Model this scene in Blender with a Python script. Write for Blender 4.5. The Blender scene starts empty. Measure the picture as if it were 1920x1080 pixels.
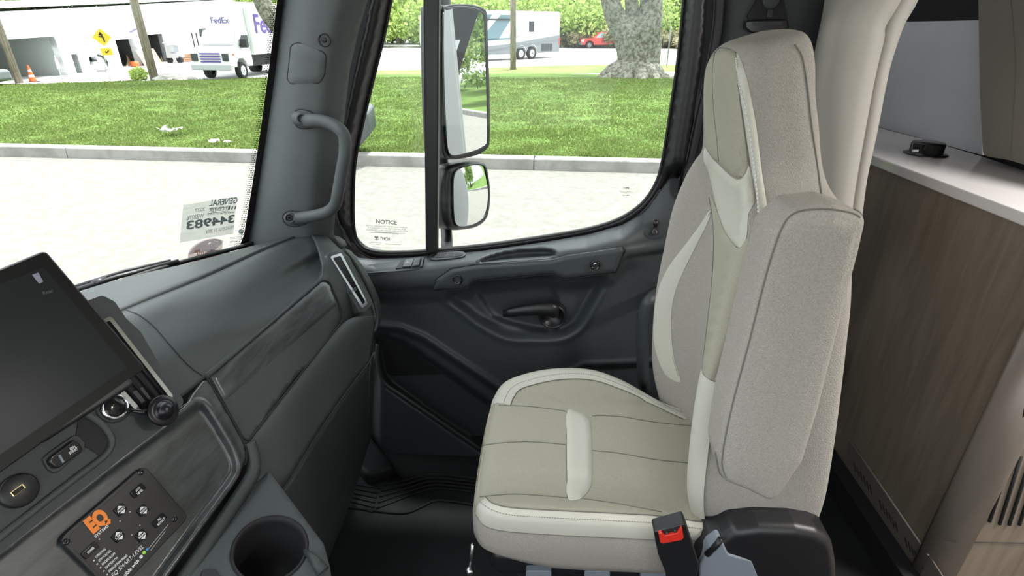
import bpy, bmesh, math, random
import numpy as np
from mathutils import Vector, Matrix, noise
from mathutils.geometry import delaunay_2d_cdt
from mathutils.bvhtree import BVHTree
random.seed(7)
S = bpy.context.scene
C = S.collection
PI = math.pi
# ------------------------------------------------------------------ camera
FPX = 1020.0; PITCH = math.radians(25.7); YAW = math.radians(3.4); HC = 1.48
cam = bpy.data.cameras.new('camera'); camo = bpy.data.objects.new('camera', cam); C.objects.link(camo)
camo.location = (0, 0, HC); camo.rotation_euler = (PI/2-PITCH, 0, YAW)
cam.sensor_width = 36; cam.lens = 36*FPX/1920; cam.clip_start = .02; cam.clip_end = 600
S.camera = camo
# ------------------------------------------------------------------ world, exposure
S.view_settings.view_transform = 'Standard'; S.view_settings.look = 'None'
S.view_settings.gamma = 1; S.view_settings.use_curve_mapping = False
S.view_settings.exposure = 1.5
W = bpy.data.worlds.new('world'); S.world = W; W.use_nodes = True
wn = W.node_tree; wn.nodes.clear()
wo = wn.nodes.new('ShaderNodeOutputWorld'); bg = wn.nodes.new('ShaderNodeBackground')
tc = wn.nodes.new('ShaderNodeTexCoord'); sx = wn.nodes.new('ShaderNodeSeparateXYZ')
rp = wn.nodes.new('ShaderNodeValToRGB'); rp.color_ramp.elements[0].position = .0; rp.color_ramp.elements[0].color = (.55, .6, .62, 1)
rp.color_ramp.elements[1].position = .5; rp.color_ramp.elements[1].color = (.95, 1.0, 1.04, 1)
wn.links.new(tc.outputs['Generated'], sx.inputs[0]); wn.links.new(sx.outputs['Z'], rp.inputs[0])
wn.links.new(rp.outputs[0], bg.inputs[0]); bg.inputs[1].default_value = 1.15
wn.links.new(bg.outputs[0], wo.inputs[0])
S.cycles.max_bounces = 8; S.cycles.transparent_max_bounces = 16; S.cycles.use_denoising = True
S.cycles.caustics_reflective = False; S.cycles.caustics_refractive = False
def light(name, kind, loc, rot, energy, **k):
    l = bpy.data.lights.new(name, kind); o = bpy.data.objects.new(name, l); C.objects.link(o)
    o.location = loc; o.rotation_euler = rot; l.energy = energy
    for a, b in k.items(): setattr(l, a, b)
    return o
sun = light('sun', 'SUN', (0, 0, 30), (math.radians(-15), math.radians(12), 0), 3.4, angle=math.radians(7))
# daylight is gathered at the windscreen and at the driver's window
for nm, loc, rot, sxx, syy in [('windscreen', (-1.0, .55, 1.35), (0, math.radians(-110), 0), .9, 1.9), ('side', (-.1, -.62, 1.3), (math.radians(90), 0, 0), 1.3, .9)]:
    pl = light('portal_'+nm, 'AREA', loc, rot, 1, shape='RECTANGLE', size=sxx, size_y=syy); pl.data.cycles.is_portal = True
# unseen fill lights added to brighten the living area and cab
light('ceiling_lamp_light', 'AREA', (2.40, .35, 1.86), (0, 0, 0), 6, shape='DISK', size=.22, color=(1, .96, .9))  # added unseen fill light
light('ceiling_lamp_light', 'AREA', (1.60, .80, 1.86), (0, 0, 0), 11, shape='DISK', size=.22, color=(1, .97, .93))  # added unseen fill light
# ------------------------------------------------------------------ back-projection
cp_, sp_ = math.cos(PITCH), math.sin(PITCH); cy_, sy_ = math.cos(YAW), math.sin(YAW)
FW = Vector((-sy_*cp_, cy_*cp_, -sp_)); RT = Vector((cy_, sy_, 0)); UP = RT.cross(FW); CC = Vector((0, 0, HC))
def ray(x, y): return FW + RT*((x-960)/FPX) + UP*((540-y)/FPX)
def oY(x, y, Y): d = ray(x, y); return CC + d*(Y/d.y)
def oX(x, y, X): d = ray(x, y); return CC + d*(X/d.x)
def oZ(x, y, Z): d = ray(x, y); return CC + d*((Z-HC)/d.z)
def oP(x, y, p, n): d = ray(x, y); n = Vector(n); return CC + d*((Vector(p)-CC).dot(n)/d.dot(n))
def topx(P):
    v = Vector(P)-CC; z = v.dot(FW); return (960+FPX*v.dot(RT)/z, 540-FPX*v.dot(UP)/z)
# ------------------------------------------------------------------ materials
def newmat(name):
    m = bpy.data.materials.new(name); m.use_nodes = True
    return m, m.node_tree, m.node_tree.nodes['Principled BSDF']
def mat(name, col, rough=.5, metal=0, bump=0, bscale=400, vary=0, vscale=30, vstretch=(1, 1, 1), spec=.5, coat=0, emit=0, kind='noise'):
    m, t, b = newmat(name); N = t.nodes; L = t.links
    b.inputs['Base Color'].default_value = (*col, 1); b.inputs['Roughness'].default_value = rough
    b.inputs['Metallic'].default_value = metal; b.inputs['Specular IOR Level'].default_value = spec
    if coat: b.inputs['Coat Weight'].default_value = coat; b.inputs['Coat Roughness'].default_value = .15
    if emit: b.inputs['Emission Color'].default_value = (*col, 1); b.inputs['Emission Strength'].default_value = emit
    tc = N.new('ShaderNodeTexCoord')
    if vary:
        mp = N.new('ShaderNodeMapping'); mp.inputs['Scale'].default_value = vstretch
        L.new(tc.outputs['Object'], mp.inputs[0])
        n = N.new('ShaderNodeTexNoise'); n.inputs['Scale'].default_value = vscale; n.inputs['Detail'].default_value = 6
        L.new(mp.outputs[0], n.inputs[0])
        r = N.new('ShaderNodeMapRange'); r.inputs[1].default_value = .25; r.inputs[2].default_value = .75
        r.inputs[3].default_value = 1-vary; r.inputs[4].default_value = 1+vary; L.new(n.outputs[0], r.inputs[0])
        v = N.new('ShaderNodeVectorMath'); v.operation = 'SCALE'; v.inputs[0].default_value = col
        L.new(r.outputs[0], v.inputs[3]); L.new(v.outputs[0], b.inputs['Base Color'])
    if bump:
        if kind == 'weave':
            n = N.new('ShaderNodeTexWave'); n.inputs['Scale'].default_value = bscale; n.inputs['Distortion'].default_value = 2.5
            n.bands_direction = 'DIAGONAL'
        elif kind == 'cloth':
            n = N.new('ShaderNodeTexVoronoi'); n.inputs['Scale'].default_value = bscale
        else:
            n = N.new('ShaderNodeTexNoise'); n.inputs['Scale'].default_value = bscale; n.inputs['Detail'].default_value = 2
        L.new(tc.outputs['Object'], n.inputs[0])
        bp = N.new('ShaderNodeBump'); bp.inputs['Strength'].default_value = bump; bp.inputs['Distance'].default_value = .002
        L.new(n.outputs[0], bp.inputs['Height']); L.new(bp.outputs[0], b.inputs['Normal'])
    return m
def glassmat(name, tint=(1, 1, 1), refl=1.0):
    m, t, b = newmat(name); N = t.nodes; L = t.links
    tr = N.new('ShaderNodeBsdfTransparent'); tr.inputs[0].default_value = (*tint, 1)
    gl = N.new('ShaderNodeBsdfGlossy'); gl.inputs['Roughness'].default_value = .02
    ge = N.new('ShaderNodeNewGeometry'); dt = N.new('ShaderNodeVectorMath'); dt.operation = 'DOT_PRODUCT'; L.new(ge.outputs['Normal'], dt.inputs[0]); L.new(ge.outputs['Incoming'], dt.inputs[1])
    def mth(op, a, b_=None):
        n = N.new('ShaderNodeMath'); n.operation = op
        for i, q in enumerate((a, b_)):
            if q is None: continue
            if isinstance(q, (int, float)): n.inputs[i].default_value = q
            else: L.new(q, n.inputs[i])
        return n
    ab = mth('ABSOLUTE', dt.outputs['Value']); om = mth('SUBTRACT', 1.0, ab.outputs[0]); pw = mth('POWER', om.outputs[0], 5.0)
    fr = mth('MULTIPLY_ADD', pw.outputs[0], .9); fr.inputs[2].default_value = .035
    ml = N.new('ShaderNodeMath'); ml.operation = 'MULTIPLY'; ml.inputs[1].default_value = refl
    mx = N.new('ShaderNodeMixShader'); L.new(fr.outputs[0], ml.inputs[0]); L.new(ml.outputs[0], mx.inputs[0])
    L.new(tr.outputs[0], mx.inputs[1]); L.new(gl.outputs[0], mx.inputs[2]); L.new(mx.outputs[0], N['Material Output'].inputs[0])
    return m
def filmmat(name, col, alpha):
    m, t, b = newmat(name); b.inputs['Base Color'].default_value = (*col, 1); b.inputs['Roughness'].default_value = .5
    b.inputs['Alpha'].default_value = alpha
    return m
M = {}
M['plastic'] = mat('dark_cab_plastic', (.037, .0435, .043), .46, spec=.45, bump=.35, bscale=900, vary=.06, vscale=60)
M['plastic2'] = mat('mid_cab_plastic', (.048, .056, .055), .45, bump=.35, bscale=900, vary=.06, vscale=60)
M['pillar'] = mat('pillar_plastic', (.062, .070, .071), .55, bump=.3, bscale=800, vary=.05)
M['doorp'] = mat('door_plastic', (.043, .050, .052), .46, spec=.5, bump=.2, bscale=800, vary=.08, vscale=50)
M['sill'] = mat('door_sill_plastic', (.05, .057, .058), .5, bump=.3, bscale=800, vary=.06)
M['black'] = mat('black_plastic', (.012, .012, .013), .4, bump=.1, bscale=600)
M['softblack'] = mat('matt_black', (.009, .009, .01), .7)
M['rubber'] = mat('rubber', (.014, .014, .014), .5, vary=.2)
M['gloss'] = mat('gloss_black', (.01, .01, .011), .12)
M['screen'] = mat('screen_glass', (.016, .019, .019), .3, spec=.1)
M['bezel'] = mat('screen_bezel', (.006, .006, .006), .4, spec=.15)
M['chrome'] = mat('chrome', (.75, .76, .78), .12, metal=1)
M['satin'] = mat('satin_metal', (.55, .56, .56), .3, metal=1)
M['floor'] = mat('floor_rubber', (.013, .014, .015), .6, spec=.25, bump=.3, bscale=120, vary=.3, vscale=9)
M['fab'] = mat('grey_fabric', (.365, .338, .30), .9, bump=.4, bscale=420, vary=.16, vscale=420, spec=.2, kind='cloth')
M['ins'] = mat('taupe_fabric', (.39, .37, .295), .9, bump=.28, bscale=480, vary=.09, vscale=480, spec=.2, kind='cloth')
M['vinyl'] = mat('cream_vinyl', (.57, .55, .475), .6, bump=.15, bscale=500, spec=.3)
M['thread'] = mat('thread', (.30, .29, .25), .8)
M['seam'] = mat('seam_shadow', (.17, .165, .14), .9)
M['white'] = mat('white_plastic', (.8, .8, .8), .4)
M['print'] = mat('white_print', (.75, .75, .75), .6)
M['orange'] = mat('orange_print', (.85, .22, .02), .5)
M['red'] = mat('red_plastic', (.75, .035, .02), .35)
M['counter'] = mat('countertop', (.74, .71, .71), .12, vary=.04, vscale=3)
M['arch'] = mat('beige_trim', (.38, .36, .325), .5, bump=.2, bscale=900, spec=.3)
M['shade'] = mat('pale_cloth_shade', (.72, .73, .76), .9, bump=.3, bscale=500, vary=.06, vscale=4)
M['tan'] = mat('tan_cushion', (.24, .22, .19), .85, bump=.4, bscale=900)
M['headliner'] = mat('headliner', (.5, .48, .44), .9)
M['bluegrey'] = mat('bluegrey_plastic', (.22, .25, .29), .5)
M['greyconsole'] = mat('console_plastic', (.044, .052, .053), .55, bump=.4, bscale=800, vary=.05)
M['glass'] = glassmat('window_glass', (.96, .98, .97), .8)
M['mirror'] = mat('mirror_silver', (.85, .87, .86), .01, metal=1)
def wood(name, c1, c2, axis, rough=.35, scale=6, sx=14, coat=0, bump=.1):
    m, t, b = newmat(name); N = t.nodes; L = t.links
    tc = N.new('ShaderNodeTexCoord'); mp = N.new('ShaderNodeMapping')
    sc = [sx, sx, sx]; sc[axis] = 1.0; mp.inputs['Scale'].default_value = sc
    if axis == 1: mp.inputs['Rotation'].default_value = (0, 0, math.radians(13))
    L.new(tc.outputs['Object'], mp.inputs[0])
    n = N.new('ShaderNodeTexNoise'); n.inputs['Scale'].default_value = scale; n.inputs['Detail'].default_value = 8; n.inputs['Roughness'].default_value = .62
    n.inputs['Distortion'].default_value = .6
    L.new(mp.outputs[0], n.inputs[0])
    r = N.new('ShaderNodeValToRGB'); r.color_ramp.elements[0].position = .36; r.color_ramp.elements[0].color = (*c1, 1)
    r.color_ramp.elements[1].position = .66; r.color_ramp.elements[1].color = (*c2, 1)
    L.new(n.outputs[0], r.inputs[0]); L.new(r.outputs[0], b.inputs['Base Color']); b.inputs['Roughness'].default_value = rough
    if coat: b.inputs['Coat Weight'].default_value = coat; b.inputs['Coat Roughness'].default_value = .2
    bp = N.new('ShaderNodeBump'); bp.inputs['Strength'].default_value = bump; bp.inputs['Distance'].default_value = .002
    L.new(n.outputs[0], bp.inputs['Height']); L.new(bp.outputs[0], b.inputs['Normal'])
    return m
M['dashwood'] = wood('dark_dash_wood', (.022, .025, .026), (.062, .070, .070), 1, .36, 5, 10, .5)
M['cabwood'] = wood('cabinet_wood', (.18, .146, .112), (.255, .21, .163), 2, .42, 3.2, 9, 0)
# ------------------------------------------------------------------ geometry helpers
def parent_to(o, p):
    if p is None: return
    o.parent = p
    o.matrix_parent_inverse = p.matrix_basis.inverted() if p.type == 'EMPTY' else Matrix.Identity(4)
    if p.type != 'EMPTY' and p.parent is not None: pass
def mesh(name, vs, fs, m=None, parent=None, smooth=True, mods=()):
    me = bpy.data.meshes.new(name); me.from_pydata([tuple(v) for v in vs], [], [tuple(f) for f in fs]); me.validate()
    o = bpy.data.objects.new(name, me); C.objects.link(o)
    if m is not None: me.materials.append(M[m] if isinstance(m, str) else m)
    if smooth:
        me.polygons.foreach_set('use_smooth', [True]*len(me.polygons))
    parent_to(o, parent)
    for k in mods:
        if k[0] == 'bevel':
            b = o.modifiers.new('b', 'BEVEL'); b.width = k[1]; b.segments = k[2] if len(k) > 2 else 3; b.limit_method = 'ANGLE'; b.angle_limit = math.radians(40)
            b.harden_normals = True
        if k[0] == 'solid':
            s_ = o.modifiers.new('s', 'SOLIDIFY'); s_.thickness = k[1]; s_.offset = k[2] if len(k) > 2 else -1
        if k[0] == 'sub':
            s_ = o.modifiers.new('u', 'SUBSURF'); s_.levels = s_.render_levels = k[1]
    return o
class MB:
    def __init__(s): s.v = []; s.f = []
    def add(s, vs, fs):
        n = len(s.v); s.v += [Vector(v) for v in vs]; s.f += [tuple(i+n for i in f) for f in fs]; return s
    def box(s, c, d, R=None):
        hx, hy, hz = d[0]/2, d[1]/2, d[2]/2
        vs = [Vector((x*hx, y*hy, z*hz)) for z in (-1, 1) for y in (-1, 1) for x in (-1, 1)]
        if R is not None: vs = [R @ v for v in vs]
        return s.add([v+Vector(c) for v in vs], [(0, 2, 3, 1), (4, 5, 7, 6), (0, 1, 5, 4), (2, 6, 7, 3), (0, 4, 6, 2), (1, 3, 7, 5)])
    def tube(s, pts, r, seg=10, cap=True):
        pts = [Vector(p) for p in pts]; n = len(pts); rr = r if isinstance(r, (list, tuple)) else [r]*n
        t0 = (pts[1]-pts[0]).normalized(); ref = Vector((0, 0, 1)) if abs(t0.z) < .9 else Vector((1, 0, 0))
        u = t0.cross(ref).normalized(); vs = []; fs = []
        for i, p in enumerate(pts):
            t = (pts[min(i+1, n-1)]-pts[max(i-1, 0)]).normalized()
            u = (u-t*u.dot(t)).normalized(); w = t.cross(u)
            for k in range(seg):
                a = 2*PI*k/seg; vs.append(p+(u*math.cos(a)+w*math.sin(a))*rr[i])
        for i in range(n-1):
            for k in range(seg):
                a = i*seg+k; b = i*seg+(k+1) % seg; fs.append((a, b, b+seg, a+seg))
        if cap: fs.append(tuple(range(seg-1, -1, -1))); fs.append(tuple(range((n-1)*seg, n*seg)))
        return s.add(vs, fs)
    def lathe(s, prof, c, axis=(0, 0, 1), seg=32, ref=None):
        ax = Vector(axis).normalized(); r0 = Vector(ref) if ref is not None else (Vector((1, 0, 0)) if abs(ax.x) < .9 else Vector((0, 1, 0)))
        u = (r0-ax*r0.dot(ax)).normalized(); w = ax.cross(u); vs = []; fs = []; n = len(prof)
        for r, h in prof:
            for k in range(seg):
                a = 2*PI*k/seg; vs.append(Vector(c)+ax*h+(u*math.cos(a)+w*math.sin(a))*r)
        for i in range(n-1):
            for k in range(seg):
                a = i*seg+k; b = i*seg+(k+1) % seg; fs.append((a, b, b+seg, a+seg))
        if prof[0][0] < .0016: fs.append(tuple(range(seg-1, -1, -1)))
        if prof[-1][0] < .0016: fs.append(tuple(range((n-1)*seg, n*seg)))
        return s.add(vs, fs)
    def prism(s, pts, d):
        n = len(pts); pts = [Vector(p) for p in pts]; d = Vector(d)
        return s.add(pts+[p+d for p in pts], [tuple(range(n))[::-1], tuple(range(n, 2*n))]+[(i, (i+1) % n, (i+1) % n+n, i+n) for i in range(n)])
    def build(s, name, m, parent=None, smooth=False, mods=()):
        return mesh(name, s.v, s.f, m, parent, smooth, mods)
def cr(pts, per=6, closed=False):
    P = [Vector(p) for p in pts]; n = len(P); out = []
    if P[0].__len__() == 2: P = [Vector((p[0], p[1], 0)) for p in P]; two = True
    else: two = False
    rng = range(n) if closed else range(n-1)
    for i in rng:
        if closed: a, b, c, d = P[(i-1) % n], P[i], P[(i+1) % n], P[(i+2) % n]
        else: a, b, c, d = P[max(i-1, 0)], P[i], P[i+1], P[min(i+2, n-1)]
        for k in range(per):
            t = k/per; out.append(.5*((2*b)+(c-a)*t+(2*a-5*b+4*c-d)*t*t+(3*b-a-3*c+d)*t**3))
    if not closed: out.append(P[-1])
    return [(p.x, p.y) for p in out] if two else out
def rounded(pts, r, seg=5):
    """closed 2-D polygon with rounded corners"""
    n = len(pts); out = []
    for i in range(n):
        p = Vector(pts[i][:2]); a = Vector(pts[i-1][:2])-p; b = Vector(pts[(i+1) % n][:2])-p
        rr = r[i] if isinstance(r, (list, tuple)) else r
        la, lb = a.length, b.length; a.normalize(); b.normalize()
        ang = a.angle(b); tl = min(rr/math.tan(ang/2) if ang > .05 else 0, la*.48, lb*.48)
        p0 = p+a*tl; p1 = p+b*tl
        for k in range(seg+1):
            t = k/seg; q = p0*(1-t)**2+p*2*t*(1-t)+p1*t*t; out.append((q.x, q.y))
    return out
def slab(name, pts, d, m, parent=None, bev=.003, seg=3):
    """outline polygon (3-D points) pushed along d"""
    pts = [Vector(p) for p in pts]
    nrm = Vector((0, 0, 0))
    for i in range(len(pts)): nrm += pts[i].cross(pts[(i+1) % len(pts)])
    if nrm.dot(Vector(d)) > 0: pts = pts[::-1]
    b = MB(); n = len(pts); d = Vector(d)
    b.add(pts+[p+d for p in pts], [tuple(range(n)), tuple(range(2*n-1, n-1, -1))]+[(i, i+n, (i+1) % n+n, (i+1) % n) for i in range(n)])
    return b.build(name, m, parent, bool(bev), (('bevel', bev, seg),) if bev else ())
def flat(o, ang=35):
    o.data.set_sharp_from_angle(angle=math.radians(ang)); return o
def rows(name, R, N=40, per=5, m=None, parent=None, mods=(), closed=False):
    """smooth surface through a list of 3-D polylines"""
    RR = []
    for r in R:
        c = cr([Vector(p) for p in r], 12); L = [0]
        for i in range(1, len(c)): L.append(L[-1]+(c[i]-c[i-1]).length)
        out = []; j = 0
        for k in range(N+1):
            s = L[-1]*k/N
            while j < len(L)-2 and L[j+1] < s: j += 1
            t = (s-L[j])/max(1e-9, L[j+1]-L[j]); out.append(c[j].lerp(c[j+1], min(1, t)))
        RR.append(out)
    cols = [cr([r[k] for r in RR], per, closed) for k in range(N+1)]
    nr = len(cols[0]); vs = [p for c in cols for p in c]; fs = []
    for a in range(N):
        for b in range(nr if closed else nr-1):
            b2 = (b+1) % nr; fs.append((a*nr+b, a*nr+b2, (a+1)*nr+b2, (a+1)*nr+b))
    if closed: fs.append(tuple(range(nr))[::-1]); fs.append(tuple(N*nr+i for i in range(nr)))
    return mesh(name, vs, fs, m, parent, True, mods)
def sd(P, X, Y):
    """signed distance (px) to polygon, negative inside"""
    P = np.array([(p[0], p[1]) for p in P], float); d = np.full(X.shape, 1e9); ins = np.zeros(X.shape, bool); n = len(P)
    for i in range(n):
        a = P[i]; b = P[(i+1) % n]; e = b-a; wx = X-a[0]; wy = Y-a[1]
        t = np.clip((wx*e[0]+wy*e[1])/max(1e-9, e@e), 0, 1); d = np.minimum(d, (wx-t*e[0])**2+(wy-t*e[1])**2)
        c = ((a[1] <= Y) & (b[1] > Y)) | ((b[1] <= Y) & (a[1] > Y)); xx = a[0]+(Y-a[1])*e[0]/(e[1] if abs(e[1]) > 1e-9 else 1e-9)
        ins ^= c & (X < xx)
    return np.where(ins, -1, 1)*np.sqrt(d)
def sm(x): x = np.clip(x, 0, 1); return x*x*(3-2*x)
def cdt(outline, step, holes=()):
    """triangulate polygon with an inner grid; returns 2-D verts and faces"""
    loops = [list(outline)]+[list(h) for h in holes]; V = []; E = []
    for lp in loops:
        dense = []
        for i in range(len(lp)):
            a = Vector(lp[i][:2]); b = Vector(lp[(i+1) % len(lp)][:2]); k = max(1, int((b-a).length/step))
            for j in range(k): dense.append(a.lerp(b, j/k))
        n0 = len(V); V += dense; E += [(n0+i, n0+(i+1) % len(dense)) for i in range(len(dense))]
    xs = [p[0] for p in loops[0]]; ys = [p[1] for p in loops[0]]
    X, Y = np.meshgrid(np.arange(float(min(xs)), max(xs), step), np.arange(float(min(ys)), max(ys), step))
    X = X.copy(); X[1::2] += step/2
    D = sd(loops[0], X, Y)
    for h in loops[1:]: D = np.maximum(D, -sd(h, X, Y))
    k = D < -step*.55
    V += [Vector((float(a), float(b))) for a, b in zip(X[k], Y[k])]
    v2, e2, f2, _, _, _ = delaunay_2d_cdt([Vector((v.x, v.y)) for v in V], E, [], 1 if not holes else 1, 1e-5)
    if holes:
        cx = np.array([sum(v2[i].x for i in f)/len(f) for f in f2]); cyy = np.array([sum(v2[i].y for i in f)/len(f) for f in f2])
        ok = np.ones(len(f2), bool)
        for h in loops[1:]: ok &= sd(h, cx, cyy) > 0
        f2 = [f for f, o_ in zip(f2, ok) if o_]
    return [(v.x, v.y) for v in v2], [tuple(f) for f in f2]
def relief(name, outline, step, fn, m, parent=None, holes=(), thick=.004, edge=None):
    """surface whose outline is given in picture coordinates and whose depth is fn(x[],y[]) -> 3-D points; gets real thickness"""
    v, f = cdt(outline, step, holes)
    X = np.array([p[0] for p in v]); Y = np.array([p[1] for p in v]); P = fn(X, Y)
    o = mesh(name, P, f, m, parent, True)
    me = o.data
    n = sum((p.normal for p in me.polygons), Vector()); c = me.polygons[0].center
    if n.dot(CC-c) < 0: me.flip_normals()
    if thick:
        s_ = o.modifiers.new('s', 'SOLIDIFY'); s_.thickness = thick; s_.offset = -1
    return o
def rayarr(X, Y):
    return (np.array(FW)[None]+np.array(RT)[None]*((X-960)/FPX)[:, None]+np.array(UP)[None]*((540-Y)/FPX)[:, None])
def fY(depth):
    def g(X, Y):
        D = rayarr(X, Y); return np.array(CC)[None]+D*(depth(X, Y)/D[:, 1])[:, None]
    return g
def fPl(p, n, h=None):
    n = np.array(Vector(n).normalized()); p = np.array(p)
    def g(X, Y):
        D = rayarr(X, Y); hh = h(X, Y) if h else 0
        return np.array(CC)[None]+D*((((p-np.array(CC))@n+hh))/(D@n))[:, None]
    return g
def bvh(objs):
    vs = []; fs = []; dg = bpy.context.evaluated_depsgraph_get()
    for o in (objs if isinstance(objs, (list, tuple)) else [objs]):
        e = o.evaluated_get(dg); me = e.to_mesh(); k = len(vs)
        vs += [v.co.copy() for v in me.vertices]; fs += [tuple(i+k for i in p.vertices) for p in me.polygons]; e.to_mesh_clear()
    return BVHTree.FromPolygons(vs, fs)
def hit(T, x, y):
    d = ray(x, y).normalized(); h = T.ray_cast(CC, d)
    if h[0] is None:
        q = CC+d*1.2; h = T.find_nearest(q); return h[0], h[1]
    n = h[1] if h[1].dot(d) < 0 else -h[1]
    return h[0], n
def onto(name, T, outline, step, off, m, parent=None, thick=.0):
    """a sewn-on panel lying on the body T, its outline seen at these picture coordinates"""
    v, f = cdt(outline, step); X = np.array([p[0] for p in v]); Y = np.array([p[1] for p in v]); D = sd(outline, X, Y)
    H_ = [T.ray_cast(CC, ray(x, y).normalized()) for x, y in v]; ds = [h[3] for h in H_ if h[0] is not None]; md = sum(ds)/max(1, len(ds)); P = []
    for (x, y), dd, h in zip(v, D, H_):
        r_ = ray(x, y).normalized()
        if h[0] is None: p, n = T.find_nearest(CC+r_*md)[:2]
        else: p, n = h[0], h[1]
        if n.dot(r_) > 0: n = -n
        P.append(p+n*(off*float(sm(np.array(min(1, -dd/7)))) if off > 0 else 0)+n*.0008)
    o = mesh(name, P, f, m, parent, True)
    nn = sum((p.normal for p in o.data.polygons), Vector())
    if nn.dot(CC-o.data.polygons[0].center) < 0: o.data.flip_normals()
    return o
def seamline(name, T, pts, r, m, parent=None, off=.0005, per=8, closed=False, dash=0):
    q = cr(pts, per, closed)
    if closed: q.append(q[0])
    P = [(lambda h: h[0]+h[1]*off)(hit(T, x, y)) for x, y in q]
    b = MB()
    if dash:
        P2 = [P[0]]
        L = 0
        for i in range(1, len(P)):
            seg = (P[i]-P[i-1]).length; k = max(1, int(seg/dash))
            for j in range(k):
                a = P[i-1].lerp(P[i], j/k); e = P[i-1].lerp(P[i], (j+.6)/k)
                if (e-a).length > 1e-5: b.tube([a, e], r, 5)
    else: b.tube(P, r, 6)
    return b.build(name, m, parent, True)
def thing(name, label, cat, loc=(0, 0, 0), group=None):
    o = bpy.data.objects.new(name, None); C.objects.link(o); o.location = loc; o.empty_display_size = .05
    o.matrix_basis = Matrix.Translation(Vector(loc))
    o['label'] = label; o['category'] = cat
    if group: o['group'] = group
    return o
def tag(o, label, cat, group=None, kind=None):
    o['label'] = label; o['category'] = cat
    if group: o['group'] = group
    if kind: o['kind'] = kind
    return o
def struct(o, label=None):
    o['kind'] = 'structure'
    if label: o['label'] = label; o['category'] = o.name.split('_')[0]
    return o
def text(name, s, org, xd, yd, size, m, parent=None, ext=.0004, align='LEFT', bold=0, shear=0, space=1, sx=1):
    cu = bpy.data.curves.new(name, 'FONT'); cu.body = s; cu.size = size; cu.extrude = ext; cu.align_x = align; cu.align_y = 'CENTER'
    cu.offset = bold; cu.shear = shear; cu.space_character = space; cu.resolution_u = 3
    t = bpy.data.objects.new(name, cu); C.objects.link(t)
    dg = bpy.context.evaluated_depsgraph_get(); me = bpy.data.meshes.new_from_object(t.evaluated_get(dg)); bpy.data.objects.remove(t)
    xd = Vector(xd).normalized(); yd = Vector(yd); yd = (yd-xd*yd.dot(xd)).normalized(); zd = xd.cross(yd)
    Mx = Matrix(((xd.x*sx, yd.x, zd.x, org[0]), (xd.y*sx, yd.y, zd.y, org[1]), (xd.z*sx, yd.z, zd.z, org[2]), (0, 0, 0, 1)))
    me.transform(Mx); me.materials.clear(); me.materials.append(M[m] if isinstance(m, str) else m)
    o = bpy.data.objects.new(name, me); C.objects.link(o); parent_to(o, parent); return o
#@@CHUNKS
# ================================================================== OUTDOORS
GZ = -1.1
def G(x, y, z=GZ): return oZ(x, y, z)
def leafmat(name, c1, c2, rough=.6):
    m, t, b = newmat(name); N = t.nodes; L = t.links
    g = N.new('ShaderNodeNewGeometry'); r = N.new('ShaderNodeValToRGB'); r.color_ramp.elements[0].color = (*c1, 1); r.color_ramp.elements[1].color = (*c2, 1)
    L.new(g.outputs['Random Per Island'], r.inputs[0]); L.new(r.outputs[0], b.inputs['Base Color']); b.inputs['Roughness'].default_value = rough
    b.inputs['Specular IOR Level'].default_value = .2
    tl = N.new('ShaderNodeBsdfTranslucent'); L.new(r.outputs[0], tl.inputs[0]); mx = N.new('ShaderNodeMixShader'); mx.inputs[0].default_value = .4
    L.new(b.outputs[0], mx.inputs[1]); L.new(tl.outputs[0], mx.inputs[2]); L.new(mx.outputs[0], N['Material Output'].inputs[0]); return m
def twotone(name, c1, c2, scale, rough=.9, lo=.4, hi=.6, bump=0, det=6, stretch=(1, 1, 1)):
    m, t, b = newmat(name); N = t.nodes; L = t.links
    tc = N.new('ShaderNodeTexCoord'); mp = N.new('ShaderNodeMapping'); mp.inputs['Scale'].default_value = stretch; L.new(tc.outputs['Object'], mp.inputs[0])
    n = N.new('ShaderNodeTexNoise'); n.inputs['Scale'].default_value = scale; n.inputs['Detail'].default_value = det; n.inputs['Roughness'].default_value = .65
    L.new(mp.outputs[0], n.inputs[0]); r = N.new('ShaderNodeValToRGB'); r.color_ramp.elements[0].position = lo; r.color_ramp.elements[1].position = hi
    r.color_ramp.elements[0].color = (*c1, 1); r.color_ramp.elements[1].color = (*c2, 1); L.new(n.outputs[0], r.inputs[0])
    L.new(r.outputs[0], b.inputs['Base Color']); b.inputs['Roughness'].default_value = rough; b.inputs['Specular IOR Level'].default_value = .2
    if bump:
        bp = N.new('ShaderNodeBump'); bp.inputs['Strength'].default_value = bump; bp.inputs['Distance'].default_value = .02
        L.new(n.outputs[0], bp.inputs['Height']); L.new(bp.outputs[0], b.inputs['Normal'])
    return m
M['asphalt'] = twotone('pale_asphalt', (.155, .15, .13), (.215, .207, .185), 7, .9, .3, .7, 0, 14)
M['lot'] = twotone('far_lot', (.46, .455, .44), (.52, .51, .5), .3)
M['grass'] = twotone('lawn_soil', (.055, .11, .018), (.12, .185, .04), .55, .95, .35, .68, .6, 10)
M['verge'] = twotone('verge_grass', (.13, .19, .05), (.19, .23, .08), .4, .95)
M['kerb'] = twotone('kerb_concrete', (.215, .21, .192), (.29, .285, .265), 2.0, .9)
M['blade'] = leafmat('grass_blades', (.115, .168, .04), (.25, .315, .10))
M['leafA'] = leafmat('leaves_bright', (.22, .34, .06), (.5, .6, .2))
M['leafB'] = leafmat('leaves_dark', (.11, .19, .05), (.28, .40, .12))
M['leafC'] = leafmat('leaves_pale', (.24, .34, .10), (.52, .58, .26))
M['brush'] = leafmat('dry_brush', (.20, .18, .10), (.40, .38, .22))
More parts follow.
